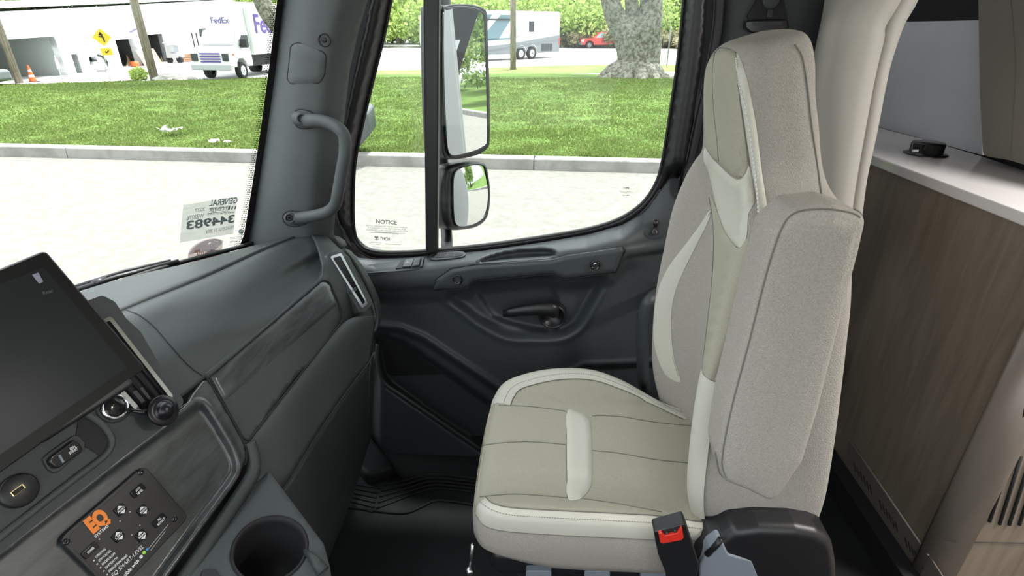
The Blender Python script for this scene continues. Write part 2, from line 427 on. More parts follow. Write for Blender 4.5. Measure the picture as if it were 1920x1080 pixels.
M['bark'] = twotone('pale_bark', (.095, .088, .068), (.27, .27, .225), 6, .95, .40, .60, 1.0, 8)
M['pole'] = twotone('pole_wood', (.17, .14, .10), (.30, .27, .22), 3, .9, stretch=(6, 6, .4))
M['bwall'] = mat('white_block_wall', (.82, .84, .84), .7, vary=.03, vscale=.5)
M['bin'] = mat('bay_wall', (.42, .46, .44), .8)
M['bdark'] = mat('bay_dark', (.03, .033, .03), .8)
M['lumber'] = mat('lumber', (.36, .26, .14), .8, vary=.2, vscale=2)
M['vwhite'] = mat('vehicle_white', (.80, .81, .82), .3)
M['tire'] = mat('tyre', (.02, .02, .02), .8)
M['vred'] = mat('vehicle_red', (.50, .025, .02), .25, coat=.5)
M['vglass'] = mat('dark_glass', (.03, .035, .04), .08)
M['vteal'] = mat('teal_paint', (.13, .21, .25), .3)
M['vgrey'] = mat('grey_paint', (.19, .205, .215), .3)
M['vlight'] = mat('silver_paint', (.42, .44, .46), .3)
M['purple'] = mat('purple_print', (.11, .06, .30), .4)
M['yellow'] = mat('sign_yellow', (.75, .55, .03), .5)
M['conec'] = mat('cone_orange', (.75, .14, .03), .5)
M['deb'] = mat('deck_grey', (.2, .2, .2), .6)
# ground
mesh_g = mesh('ground', [(-120, 1.0, GZ), (120, 1.0, GZ), (120, 260, GZ), (-120, 260, GZ), (-120, -60, GZ), (120, -60, GZ)], [(0, 1, 2, 3), (4, 5, 1, 0)], 'asphalt', None, False); struct(mesh_g, 'pale asphalt parking ground around the truck')
kA, kB = G(0, 293), G(1240, 325); kd = (kB-kA).normalized(); kn = Vector((-kd.y, kd.x, 0))
def kline(s, off=0, z=GZ): p = kA+kd*s+kn*off; return Vector((p.x, p.y, z))
mb = MB(); s = -40.6
sk = [(-41.0, -3.95), (-3.9, 0), (0, 0)]
x0 = -44.0
joints = [x0+i*5.07 for i in range(18)]
for a in joints:
    prof = [(0, GZ-.05), (0.015, GZ+.2), (.04, GZ+.225), (.28, GZ+.23), (.30, GZ-.05)]
    n = len(prof); v = [kline(a+.008, o_, z) for o_, z in prof]+[kline(a+5.062, o_, z) for o_, z in prof]
    mb.add(v, [tuple(range(n))[::-1], tuple(range(n, 2*n))]+[(i, (i+1) % n, (i+1) % n+n, i+n) for i in range(n)])
k = mb.build('kerb', 'kerb', None, False, (('bevel', .012, 2),)); struct(k, 'long pale concrete kerb between the asphalt and the lawn')
# lawn: a mesh between the kerb and its far edge
far = [(-1600, 178), (-500, 170), (0, 160), (250, 154), (500, 147), (700, 141), (900, 139), (1100, 140), (1300, 145), (1700, 150), (2600, 165)]
farP = [G(x, y) for x, y in far]
def farY(X):
    for a, b in zip(farP, farP[1:]):
        if a.x <= X <= b.x: return a.y+(b.y-a.y)*(X-a.x)/(b.x-a.x)
    return farP[0].y if X < farP[0].x else farP[-1].y
def nearY(X): s_ = (X-kA.x)/kd.x; return kA.y+kd.y*s_+.29
def lawn_z(X, Y, t): return GZ+.2+.13*math.sin(min(t, 1)*PI)*1.0-.16*t**2+.035*noise.noise(Vector((X*.5, Y*.5, 0)))
vs = []; fs = []; NX, NY = 300, 110
XA, XB = -60, 60
for i in range(NX+1):
    X = XA+(XB-XA)*i/NX; y0 = nearY(X); y1 = farY(X)
    for j in range(NY+1):
        t = (j/NY)**1.4; Y = y0+(y1-y0)*t; vs.append((X, Y, lawn_z(X, Y, t)))
for i in range(NX):
    for j in range(NY): a = i*(NY+1)+j; fs.append((a, a+NY+1, a+NY+2, a+1))
lw = mesh('lawn', vs, fs, 'grass'); struct(lw, 'broad green lawn bank beyond the kerb')
# grass blades
rng = np.random.default_rng(3); NB = 150000
u = rng.random(NB)**1.7; Yb = 11+u*19; Xb = (rng.random(NB)*2-1)*(Yb*.72+1.5)-Yb*.34
keep = []; bv = []
clump = [noise.noise(Vector((x*1.3, y*1.3, 4.2))) for x, y in zip(Xb, Yb)]
for x, y, c_ in zip(Xb, Yb, clump):
    y0 = nearY(x); y1 = farY(x)
    if y < y0+.05 or y > y1: continue
    t = (y-y0)/(y1-y0); z = lawn_z(x, y, t)-.005
    h = (.03+.035*random.random())*(1+.9*c_); w = .012+.0009*y; a = random.random()*PI
    lx, ly = (random.random()-.5)*.06, (random.random()-.5)*.06
    bv += [(x-w*math.cos(a), y-w*math.sin(a), z), (x+w*math.cos(a), y+w*math.sin(a), z), (x+lx, y+ly, z+h)]
me = bpy.data.meshes.new('grass'); nb = len(bv)//3
me.vertices.add(len(bv)); me.vertices.foreach_set('co', np.array(bv, np.float32).ravel()); me.loops.add(nb*3); me.loops.foreach_set('vertex_index', np.arange(nb*3, dtype=np.int32))
me.polygons.add(nb); me.polygons.foreach_set('loop_start', np.arange(0, nb*3, 3, dtype=np.int32)); me.polygons.foreach_set('loop_total', np.full(nb, 3, np.int32)); me.update()
me.materials.append(M['blade']); go = bpy.data.objects.new('grass', me); C.objects.link(go)
tag(go, 'short bright green grass growing on the lawn bank', 'grass', None, 'stuff')
# far lot, verge, path
def gpoly(name, px, z, m, lab):
    o = slab(name, [G(x, y, z) for x, y in px], (0, 0, -.03), m, None, 0); struct(o, lab); return o
gpoly('road_beyond', [(-900, 184), (0, 161), (500, 148), (700, 142), (1000, 140), (1300, 146), (1700, 156), (1700, 62), (1200, 58), (640, 58), (-300, 70)], GZ+.03, 'lot', 'bright concrete lot and road beyond the lawn')
gpoly('verge', [(690, 140), (840, 141), (1000, 139.5), (1110, 137), (1180, 134), (1300, 134), (1450, 140), (1450, 122), (1150, 121), (1000, 124), (850, 130), (700, 132)], GZ+.05, 'verge', 'pale grass verge strip before the far road')
# litter
def litter(name, px, sz, lab, seed):
    p = G(*px, GZ+.3); R = random.Random(seed); b = MB(); n = 5; vs = []; fs = []
    for i in range(n):
        for j in range(n): vs.append(p+Vector(((i/n-.5)*sz*1.6+R.uniform(-.1, .1)*sz, (j/n-.5)*sz, R.uniform(0, .45)*sz)))
    for i in range(n-1):
        for j in range(n-1):
            if R.random() > .15: fs.append((i*n+j, (i+1)*n+j, (i+1)*n+j+1, i*n+j+1))
    tag(mesh(name, vs, fs, 'white', None, False, (('solid', .004),)), lab, 'litter', 'scraps of litter on the lawn')
litter('plastic_bag', (326, 247), .34, 'white crumpled plastic bag lying in the middle of the lawn', 1)
litter('paper_scrap', (405, 266), .16, 'small white scrap of paper near the kerb', 2)
litter('paper_scrap', (430, 267), .12, 'tiny white scrap of paper near the pillar end of the kerb', 3)
# ---- trees
def cards(centers, n, size, seed, squash=.8):
    R = random.Random(seed); v = []; f = []
    for _ in range(n):
        c, r = R.choice(centers); d = Vector((R.gauss(0, 1), R.gauss(0, 1), R.gauss(0, 1))).normalized(); rr = r*(R.random()**.45)
        p = Vector(c)+Vector((d.x*rr, d.y*rr, d.z*rr*squash)); a = Vector((R.gauss(0, 1), R.gauss(0, 1), R.gauss(0, 1))).normalized(); b = a.orthogonal().normalized(); s_ = size*R.uniform(.6, 1.3)
        k = len(v); v += [p-a*s_, p-b*s_*.55, p+a*s_, p+b*s_*.55]; f.append((k, k+1, k+2, k+3))
    return v, f
def tree_proto(name, h, r, n, size, lm, seed):
    R = random.Random(seed); cs = []
    for _ in range(16):
        a = R.random()*2*PI; q = R.random()**.6*r*.7; z = h*(.28+.62*R.random()); cs.append(((q*math.cos(a), q*math.sin(a), z), r*(.32+.22*R.random())))
    v, f = cards(cs, n, size, seed)
    root = thing(name, 'x', 'tree'); fo = mesh('foliage', v, f, lm, root, False)
    b = MB(); b.tube([(0, 0, -.2), (.1, 0, h*.35), (.15, .1, h*.75)], [h*.03, h*.022, h*.008], 8)
    for i in range(5):
        a = i*1.3; b.tube([(.1, 0, h*(.3+.06*i)), (r*.5*math.cos(a), r*.5*math.sin(a), h*(.5+.07*i))], [h*.01, h*.003], 5)
    b.build('trunk', 'bark', root, True); return root
def place_tree(pr, loc, sc, rz, lab, grp):
    if pr.get('used'):
        r = pr.copy(); C.objects.link(r)
        for ch in list(pr.children):
            c = ch.copy(); C.objects.link(c); c.parent = r
    else: r = pr
    pr['used'] = 1
    r.location = loc; r.scale = (sc, sc, sc); r.rotation_euler = (0, 0, rz); r['label'] = lab; r['group'] = grp
    return r
tp = [tree_proto('leafy_tree', 13, 6.0, 9000, .27, 'leafA', 11), tree_proto('leafy_tree', 12, 5.5, 9000, .27, 'leafC', 12), tree_proto('leafy_tree', 14, 6.0, 9000, .27, 'leafB', 13)]
kinds = ['bright green', 'pale green', 'deep green']
tl = [(690, 62, 85, 1, 1.0, 'leaning over the road end seen left of the window divider'), (745, 60, 95, 0, 1.1, 'showing just left of the black window divider'), (800, 60, 100, 2, 1.0, 'behind the front of the motorhome and the mirror top'),
      (870, 60, 96, 0, 1.1, 'standing behind the upper mirror housing'), (925, 60, 98, 2, 1.15, 'behind the roof of the motorhome beside the mirror'), (975, 60, 92, 1, 1.0, 'directly behind the utility pole by the motorhome'),
      (1020, 60, 96, 0, 1.1, 'behind the rear roof corner of the motorhome'), (1070, 60, 88, 0, .95, 'rising behind the gap between motorhome and red pickup'), (1120, 60, 90, 1, 1.0, 'directly behind the red pickup truck'),
      (1165, 60, 98, 0, 1.1, 'behind the left stem of the big maple'), (1262, 60, 90, 0, 1.0, 'right of the big maple by the window edge'), (1310, 60, 97, 2, 1.0, 'behind the rear edge of the side window'),
      (1215, 60, 96, 1, 1.0, 'glimpsed between the stems of the big maple')]
for i, (x, y, dist, k_, sc, lab) in enumerate(tl):
    d = ray(x, 49); d = Vector((d.x, d.y, 0)).normalized(); place_tree(tp[k_], (d.x*dist, d.y*dist, GZ), sc, i*1.1, kinds[k_]+' leafy tree '+lab, 'woodland trees across the road')
tl2 = [(-40, 62, 0, .62, 'over the left end of the garage roof'), (55, 66, 2, .64, 'over the wide garage bay roof'), (115, 66, 0, .60, 'over the garage roof left of the leaning utility pole'), (205, 68, 1, .46, 'behind the roof between sign and pole'),
       (245, 70, 1, .52, 'just behind the leaning utility pole top'), (300, 74, 0, .62, 'right of the leaning utility pole, above the roof'), (360, 74, 1, .66, 'above the roof between pole and delivery truck'), (425, 76, 0, .70, 'above the delivery truck cab'), (545, 74, 0, .70, 'behind the delivery truck box')]
for i, (x, dist, k_, sc, lab) in enumerate(tl2):
    d = ray(x, 49); d = Vector((d.x, d.y, 0)).normalized(); place_tree(tp[k_], (d.x*dist, d.y*dist, GZ-.6), sc, i*1.7+.4, kinds[k_]+' tree '+lab, 'trees behind the garage building')
# woodland understory and dry brush
def shrub_band(name, pts, n, size, m, hh, lab, seed):
    R = random.Random(seed); cs = []
    for i in range(60):
        t = R.random(); p = pts[0].lerp(pts[1], t); cs.append(((p.x+R.uniform(-2, 2), p.y+R.uniform(-3, 3), GZ+R.uniform(.2, 1)*hh), hh*.6))
    v, f = cards(cs, n, size, seed); o = mesh(name, v, f, m, None, False); tag(o, lab, 'undergrowth', None, 'stuff')
def D_(x, dist): d = ray(x, 49); d = Vector((d.x, d.y, 0)).normalized(); return Vector((d.x*dist, d.y*dist, 0))
shrub_band('undergrowth', (D_(660, 84), D_(1340, 84)), 30000, .3, 'leafA', 5.0, 'dense green undergrowth at the foot of the woodland', 5)
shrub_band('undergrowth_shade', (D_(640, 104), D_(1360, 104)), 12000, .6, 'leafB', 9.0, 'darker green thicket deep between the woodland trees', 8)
shrub_band('dry_brush', (D_(1060, 80), D_(1300, 78)), 7000, .3, 'brush', 1.6, 'dry tan brush along the edge of the far road', 6)
# ---- the big maple
def trunkmesh(specs, seed, seg=28, nz=.16):
    b = MB()
    for pts, rad in specs:
        b.tube(cr(pts, 8), [rad_i for rad_i in np.interp(np.linspace(0, 1, (len(pts)-1)*8+1), np.linspace(0, 1, len(rad)), rad)], seg)
    for i, v in enumerate(b.v):
        n_ = noise.noise_vector(Vector((v.x*1.4, v.y*1.4, v.z*.45)))*nz+noise.noise_vector(Vector((v.x*5, v.y*5, v.z*2)))*nz*.25; b.v[i] = v+Vector((n_.x, n_.y, n_.z*.2))
    return b
bt = G(1188, 148)
root = thing('maple_tree', 'huge old tree with lichened bark and several stems on the lawn', 'tree', bt)
def bp(x, y): return oY(x, y, bt.y)
b = trunkmesh([([bp(1190, 158), bp(1192, 140), bp(1190, 110), bp(1178, 70), bp(1157, 35), bp(1135, -30), bp(1120, -160)], [1.5, 1.15, .95, .8, .52, .42, .3]),
               ([bp(1196, 158), bp(1200, 130), bp(1205, 95), bp(1209, 60), bp(1219, 20), bp(1226, -50), bp(1240, -190)], [1.3, 1.1, .9, .76, .58, .52, .4]),
               ([bp(1192, 90), bp(1187, 50), bp(1186, 20), bp(1182, -40), bp(1190, -180)], [.5, .5, .34, .30, .22])]
              + [([bp(1190, 134), bt+Vector((math.cos(a)*.9, math.sin(a)*.9, .35)), bt+Vector((math.cos(a)*1.5, math.sin(a)*1.5, .08)), bt+Vector((math.cos(a)*(2.2+.5*math.sin(a*7)), math.sin(a)*2.3, -.12))], [.5, .62, .42, .14]) for a in (-3.05, -2.5, -2.0, -1.5, -1.0, -.5, -.1, .6, 2.4)], 3)
b.build('trunk', 'bark', root, True)
cs = [((bt.x+random.uniform(-6, 6), bt.y+random.uniform(-5, 5), random.uniform(7.5, 13)), 2.2) for _ in range(14)]
v, f = cards(cs, 3500, .25, 31); mesh('foliage', v, f, 'leafA', root, False)
bt2 = G(560, 149); root = thing('leaning_tree', 'grey tree trunk leaning in front of the delivery truck box', 'tree', bt2)
def bp(x, y): return oY(x, y, bt2.y)
b = trunkmesh([([bp(566, 156), bp(556, 110), bp(533, 62), bp(505, 28), bp(489, -5), bp(478, -60), bp(470, -160)], [.75, .6, .5, .47, .43, .38, .25])], 4, 24, .08)
b.build('trunk', 'bark', root, True)
cs = [((bt2.x-2+random.uniform(-4, 4), bt2.y+random.uniform(-4, 4), random.uniform(7, 12)), 2.0) for _ in range(10)]
v, f = cards(cs, 2500, .25, 37); mesh('foliage', v, f, 'leafA', root, False)
# trees standing behind the truck, seen in the mirrors
root = thing('spruce_tree', 'dark spruce standing on the lawn behind the truck', 'tree', (30, 13.5, GZ))
b = MB(); b.tube([(30, 13.5, GZ-.1), (30, 13.5, 9)], [.45, .08], 10); b.build('trunk', 'bark', root, True)
cs = [((30+random.uniform(-1, 1)*(2.8-q*.25), 13.5+random.uniform(-1, 1)*(2.8-q*.25), GZ+1.6+q), .9) for q in [i*.28 for i in range(36)]]
v, f = cards(cs, 5000, .18, 41, .5); mesh('foliage', v, f, 'leafB', root, False)
for i, (x, y, k_) in enumerate([(38, 18, 0), (44, 12, 1), (52, 22, 2), (60, 10, 0)]):
    place_tree(tp[k_], (x, y, GZ), .8, i, kinds[k_]+' tree on the lawn behind the truck, '+['nearest the spruce', 'closest to the kerb', 'deepest in the lawn', 'farthest along'][i], 'trees behind the truck')
# ---- poles and signs
def pole(px, topx_, r, lab, kind='utility_pole', m='pole', h=9):
    p = G(*px); b = MB(); b.tube([p+Vector((0, 0, -.1)), p+Vector((0, 0, 3)), p+Vector((0, 0, h))], [r, r*.95, r*.8], 14); o = b.build(kind, m, None, True); tag(o, lab, 'pole'); return p
pole((37, 157), 0, .17, 'grey utility pole in front of the wide garage bay')
pole((291, 152), 0, .21, 'grey utility pole standing before the lumber bays')
pole((962, 132), 0, .20, 'weathered wooden utility pole in front of the motorhome')
p = G(1250, 124); b = MB(); b.tube([p, p+Vector((0, 0, 2.6))], .045, 8); tag(b.build('sign_post', 'deb', None, True), 'thin bare metal post right of the big maple', 'post')
def sign(px, items, lab, h):
    p = G(*px); r = thing('road_sign', lab, 'sign', p); b = MB(); b.tube([p, p+Vector((0, 0, h))], .04, 8); b.build('post', 'satin', r, True); return p, r
p, r = sign((208, 152), 0, 'yellow diamond road sign with small plate below it', 2.6)
f = -Vector((p.x, p.y, 0)).normalized(); sd_ = Vector((-f.y, f.x, 0))
if sd_.x < 0: sd_ = -sd_
def at(x, y, back=0):
    n = Vector((f.x, f.y, 0)); return oP(x, y, p+f*(.08+back), n)
c = at(191, 70); q = .42; slab('diamond_plate', [c+sd_*q, c+Vector((0, 0, q)), c-sd_*q, c-Vector((0, 0, q))], -f*.02, 'yellow', r, 0)
b = MB(); b.tube([c+sd_*.06-Vector((0, 0, .2))+f*.012, c+sd_*.04+f*.012, c-sd_*.02+Vector((0, 0, .14))+f*.012], .03, 6); b.tube([c+sd_*.04+f*.012, c-sd_*.12+Vector((0, 0, .06))+f*.012], .028, 6)
b.add([c+f*.015-sd_*.12+Vector((0, 0, .1)), c+f*.015+sd_*.08+Vector((0, 0, .1)), c+f*.015-sd_*.02+Vector((0, 0, .26))], [(0, 1, 2)]); b.build('arrow', 'softblack', r)
c = at(200, 97); slab('small_plate', [c+sd_*.24+Vector((0, 0, .17)), c-sd_*.24+Vector((0, 0, .17)), c-sd_*.24-Vector((0, 0, .17)), c+sd_*.24-Vector((0, 0, .17))], -f*.02, 'yellow', r, 0)
b = MB(); b.tube([c-sd_*.02+f*.01-Vector((0, 0, .05)), c+sd_*.1+f*.01+Vector((0, 0, .06))], .02, 6); b.tube([c-sd_*.02+f*.01-Vector((0, 0, .05)), c-sd_*.07+f*.01+Vector((0, 0, .02))], .02, 6); b.build('arrow', 'softblack', r)
p = G(117, 150); r = thing('small_sign', 'small white sign on a thin post before the garage', 'sign', p); b = MB(); b.tube([p, p+Vector((0, 0, 1.2))], .025, 6); b.build('post', 'satin', r, True)
f = -Vector((p.x, p.y, 0)).normalized(); sd_ = Vector((-f.y, f.x, 0))
def at(x, y): return oP(x, y, p+f*.04, f)
slab('plate', [at(102, 111), at(107, 109), at(114, 128), at(108, 130)], -f*.02, 'white', r, 0)
p = G(63, 154.5); r = thing('traffic_cone', 'orange and white traffic cone beside the garage bay', 'cone', p)
b = MB(); b.box(p+Vector((0, 0, .03)), (.42, .42, .05)); b.build('base', 'rubber', r)
for z0, z1, m_ in ((.05, .25, 'conec'), (.25, .36, 'white'), (.36, .5, 'conec'), (.5, .6, 'white'), (.6, .82, 'conec')):
    b = MB(); R_ = lambda z: .15*(1-z/.9)+.02; b.lathe([(R_(z0), z0), (R_(z1), z1)], p, seg=16); b.build('cone_body' if m_ == 'conec' else 'reflective_band', m_, r, True)
# grey utility box by the kerb (seen through the front of the side window)
c = G(672, 287, GZ+.22); vs = []
r = slab('equipment_cover', [oP(667, 284, c, (0, 1, .35)), oP(694, 252, c, (0, 1, .35)), oP(689, 214, c, (0, 1, .35)), oP(660, 196, c, (0, 1, .35)), oP(630, 230, c, (0, 1, .35)), oP(630, 284, c, (0, 1, .35))], (0, .5, .1), mat('cover_grey', (.11, .12, .125), .6, bump=.6, bscale=14), None, .04)
tag(r, 'grey ribbed utility cover on the lawn behind the pillar', 'box')
# ------------------------------------------------------------------ garage building
bA, bB = G(127, 142), G(318, 116); bd = (bB-bA).normalized(); bn = Vector((bd.y, -bd.x, 0))   # bn faces the lawn
if bn.x < 0: bn = -bn
def bw(x, y, off=0): return oP(x, y, bA+bn*off, bn)
bay1 = [(-60, 79), (101, 68), (127, 143), (-60, 161)]; bay2 = [(215.7, 75), (248.7, 72.3), (263.6, 123.5), (231, 128.3)]
bay3 = [(266, 66), (302.6, 63), (315.5, 117), (285, 120.5)]; bdoor = [(133, 102), (144, 101), (156, 138), (145, 140)]
bwin = [(167, 107), (180, 105), (185, 120), (169, 122)]; bopen = [(372, 53.5), (394.6, 52), (398, 68), (375, 70)]
root = thing('garage_building', 'long white garage building with open work bays at the lot', 'building', bA)
wv = [(-420, 29), (0, 22), (200, 12), (360, 3), (560, -8), (560, 80), (400, 106), (127, 143), (-60, 170), (-420, 222)]
o = relief('front_wall', wv, 14, fPl(bA, bn), 'bwall', root, [bay1, bay2, bay3, bdoor, bwin, bopen], .3); o.data.polygons.foreach_set('use_smooth', [False]*len(o.data.polygons))
tl_, tr_ = bw(-420, 29), bw(560, -8); back = -bn*16
slab('roof', [tl_+bn*.06-Vector((0, 0, .05)), tr_+bn*.06-Vector((0, 0, .05)), tr_+back-Vector((0, 0, .1)), tl_+back-Vector((0, 0, .1))], (0, 0, .06), mat('roof_edge', (.7, .74, .8), .6), root, 0)
def bay(name, poly, depth, m1, side=True):
    P = [bw(x, y) for x, y in poly]; b = MB(); Q = [p-bn*depth for p in P]
    b.add(P+Q, [(4, 5, 6, 7), (0, 4, 7, 3), (1, 2, 6, 5), (0, 1, 5, 4), (3, 7, 6, 2)]); return b.build(name, m1, root)
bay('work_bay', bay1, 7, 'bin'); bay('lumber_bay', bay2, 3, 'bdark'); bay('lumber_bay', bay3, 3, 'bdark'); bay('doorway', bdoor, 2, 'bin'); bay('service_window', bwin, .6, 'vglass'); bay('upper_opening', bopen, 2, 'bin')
for a, c_, w in (((101, 68), (127, 143), 10), ((248.7, 72.3), (263.6, 123.5), 2.5), ((302.6, 63), (315.5, 117), 2.5)):
    b = MB(); b.prism([bw(a[0], a[1]), bw(a[0]+w*.6, a[1]-1), bw(c_[0]+w, c_[1]-1), bw(c_[0], c_[1])], bn*.15); b.build('bay_frame', 'bwall', root)
for q in ([(112, 84), (147, 80), (147, 82.5), (112, 86.5)], [(152, 80), (186, 76), (186, 79.5), (152, 84)], [(160, 82), (168, 81), (168, 84), (160, 85)], [(255, 71), (263, 70), (264, 74), (256, 75)], [(308, 67), (324, 65), (325, 69), (309, 70.5)], [(124, 118), (138, 116), (138, 119), (124, 121)], [(186, 109), (214, 106), (214, 111), (187, 114)]):
    slab('painted_sign', [bw(x, y, .02) for x, y in q], bn*.02, 'vlight', root, 0)
slab('wall_awning', [bw(243, 61, 0), bw(252, 55, .9), bw(257, 55, .9), bw(249, 61, 0)], (0, 0, .05), 'purple', root, 0)
# inside the wide bay
bk = lambda x, y: oP(x, y, bA-bn*6.9, bn)
slab('inner_window', [bk(91, 107), bk(103, 107), bk(107, 126), bk(97, 127)], bn*.05, 'vglass', root, 0)
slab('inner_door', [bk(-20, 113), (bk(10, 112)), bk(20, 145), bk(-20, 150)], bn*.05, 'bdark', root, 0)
p = bk(80, 128); b = MB(); b.tube([p+Vector((math.cos(a)*.32*(bd.x), math.cos(a)*.32*bd.y, math.sin(a)*.75)) for a in [i*2*PI/20 for i in range(21)]], .09, 6); tag(b.build('air_hose', 'rubber', None, True), 'black coiled air hose hanging inside the wide garage bay', 'hose')
p = bk(91, 70); tag(slab('bay_lamp', [p, p+bd*1.0, p+bd*1.0+bn*.3, p+bn*.3], (0, 0, -.12), mat('lamp_on', (.9, .93, 1), .5, emit=1.5), None, 0), 'lit strip lamp under the wide bay ceiling', 'lamp')
# lumber and gear
def board(a, b_, w, m_, lab, off=.1, nm='lumber_board', grp='boards leaning in the lumber bays'):
    A, B = bw(*a, -off), bw(*b_, -off-.4); q = MB(); wv_ = bd*w
    q.prism([A, A+wv_, B+wv_, B], -bn*.06); o = q.build(nm, m_, None); tag(o, lab, 'board', grp)
board((242, 124), (234, 82), .35, 'lumber', 'tall wide board leaning left in the left lumber bay', .5)
board((248, 124), (242, 84), .22, 'lumber', 'tall narrow board in the middle of the left lumber bay', .7)
board((238, 125), (240, 112), .2, 'lumber', 'short board end at the foot of the left lumber bay', .3)
board((305, 117), (296, 78), .3, 'lumber', 'tall plank leaning in the right lumber bay', .3)
board((310, 116), (303, 80), .15, 'lumber', 'thin plank beside the right lumber bay frame', .2)
P4 = [G(272, 124.5), G(304, 118.5)]; q = MB(); up_ = Vector((0, 0, 1.05))-bn*.4
b = MB(); b.prism([P4[0], P4[1], P4[1]+up_, P4[0]+up_], bn*.04); o = b.build('plywood_sheet', mat('plywood', (.50, .40, .25), .8, vary=.1, vscale=1), None); tag(o, 'pale plywood sheet leaning between the two lumber bays', 'board')
p = bw(253, 121, .3); b = MB(); b.lathe([(.1, 0), (.26, .12), (.28, .4), (.2, .45)], p-Vector((0, 0, .25)), seg=12); tag(b.build('orange_bucket', 'conec', None, True), 'orange bucket at the foot of the left lumber bay', 'bucket')
A, B = G(342, 117.5), G(396, 112); dd = (B-A).normalized(); b = MB()
for i in range(4):
    for j in range(3): b.box((A+B)/2+Vector((0, .3*j, .12+.14*i)), ((B-A).length, .28, .12), Matrix.Rotation(math.atan2(dd.y, dd.x), 3, 'Z'))
tag(b.build('lumber_stack', mat('red_lumber', (.45, .26, .16), .8, vary=.15), None), 'low stack of reddish lumber left of the delivery truck', 'lumber', None)
p = G(384, 116); r = thing('forklift', 'dark forklift partly hidden beside the delivery truck', 'forklift', p)
b = MB(); b.box(p+Vector((0, .3, .55)), (1.1, 1.2, .7)); b.box(p+Vector((.2, .6, .95)), (.6, .5, .35)); b.build('chassis', 'vgrey', r, False, (('bevel', .06),))
b = MB(); [b.tube([p+Vector((x, 0, .1)), p+Vector((x, 0, 2.1))], .05, 6) for x in (-.55, -.2)]; [b.tube([p+Vector((x, y, .9)), p+Vector((x, y, 1.9))], .03, 6) for x in (.1, .6) for y in (.2, .9)]; b.box(p+Vector((.35, .55, 1.93)), (.7, .9, .06)); b.box(p+Vector((-.38, 0, .3)), (.5, .08, .3)); b.build('mast_and_guard', 'rubber', r)
for x, y in ((-.3, -.1), (.45, -.1)): b = MB(); b.lathe([(.1, -.12), (.3, -.12), (.32, 0), (.3, .12), (.1, .12)], p+Vector((x, y, .3)), (0, 1, 0), 16); b.build('wheel', 'tire', r, True)
p = G(328, 118.5); r = thing('utility_cart', 'small dark utility cart right of the lumber bays', 'cart', p)
b = MB(); b.box(p+Vector((0, .3, .55)), (.9, .9, .35)); b.box(p+Vector((-.1, .3, 1.0)), (.5, .7, .5)); b.box(p+Vector((0, .3, 1.42)), (1.1, .9, .06)); b.build('body', 'vlight', r, False, (('bevel', .04),))
for x, y in ((-.35, 0), (.45, 0)): b = MB(); b.lathe([(.05, -.08), (.24, -.08), (.24, .08), (.05, .08)], p+Vector((x, y, .24)), (0, 1, 0), 14); b.build('wheel', 'tire', r, True)
p = G(187, 134.5); r = thing('generator', 'white compressor unit standing under the garage window', 'machine', p)
b = MB(); b.box(p+Vector((-.1, .3, .32)), (1.3, .7, .5)); b.build('cabinet', 'vwhite', r, False, (('bevel', .05),)); b = MB(); b.tube([p+Vector((.5, 0, .1)), p+Vector((.65, 0, .6)), p+Vector((.45, 0, .9)), p+Vector((.2, 0, .95))], .07, 8); b.build('hose', 'rubber', r, True)
p = G(263, 151); v, f = cards([((p.x, p.y, GZ+.3), .45)], 700, .08, 51); o = mesh('small_bush', v, f, 'leafA', None, False); tag(o, 'small green bush left of the leaning utility pole', 'bush')
for i, (x, y, s_) in enumerate([(322, 151, .8), (345, 152, .6)]):
    p = G(x, y); bm = bmesh.new(); bmesh.ops.create_icosphere(bm, subdivisions=3, radius=s_)
    for v_ in bm.verts: v_.co *= 1+.25*noise.noise(v_.co*2+Vector((i*5, 0, 0))); v_.co.z *= .45; v_.co += p
    me = bpy.data.meshes.new('boulder'); bm.to_mesh(me); me.materials.append(M['kerb']); o = bpy.data.objects.new('boulder', me); C.objects.link(o); tag(o, ['larger pale boulder at the lawn edge before the delivery truck', 'smaller pale boulder beside it at the lawn edge'][i], 'boulder', 'boulders at the lawn edge')
p = G(-10, 167); b = MB(); b.box(p+Vector((-1.3, 0, .55)), (3.2, 1.7, .5)); b.box(p+Vector((-1.6, 0, .95)), (1.8, 1.4, .5)); r = thing('parked_car', 'dark car nose at the left edge of the lawn', 'car', p)
b.build('body', 'vgrey', r, False, (('bevel', .15, 4),)); b = MB(); b.lathe([(.1, -.1), (.32, -.1), (.32, .1), (.1, .1)], p+Vector((-.4, -.85, .32)), (0, 1, 0), 16); b.build('wheel', 'tire', r, True)
# ------------------------------------------------------------------ vehicles
def frame(o, fx):
    fx = Vector((fx.x, fx.y, 0)).normalized(); fy = Vector((-fx.y, fx.x, 0))
    return lambda x, y, z: Vector((o.x, o.y, GZ))+fx*x+fy*y+Vector((0, 0, z))
def wheel(L_, x, y, r, w, root, sgn, hub='vwhite'):
    c = L_(x, y, r); ax = (L_(0, 1, 0)-L_(0, 0, 0))*sgn
    b = MB(); b.lathe([(r*.55, -w), (r*.93, -w), (r, -w*.8), (r, -w*.2), (r*.93, 0), (r*.62, 0), (r*.58, -w*.3), (r*.55, -w*.3)], c, ax, 32); t = b.build('wheel', 'tire', root, True)
    b = MB(); b.lathe([(r*.6, -w*.35), (r*.6, -w*.05), (r*.5, -w*.15), (r*.35, -w*.15), (r*.28, .01), (r*.1, .03)], c, ax, 28); b.build('hub', hub, t, True)
def quad(L_, name, pts, m, root, out): 
    P = [L_(*p) for p in pts]; o_ = L_(*out)-L_(0, 0, 0); return slab(name, [p+o_*.2 for p in P], o_, m, root, 0)
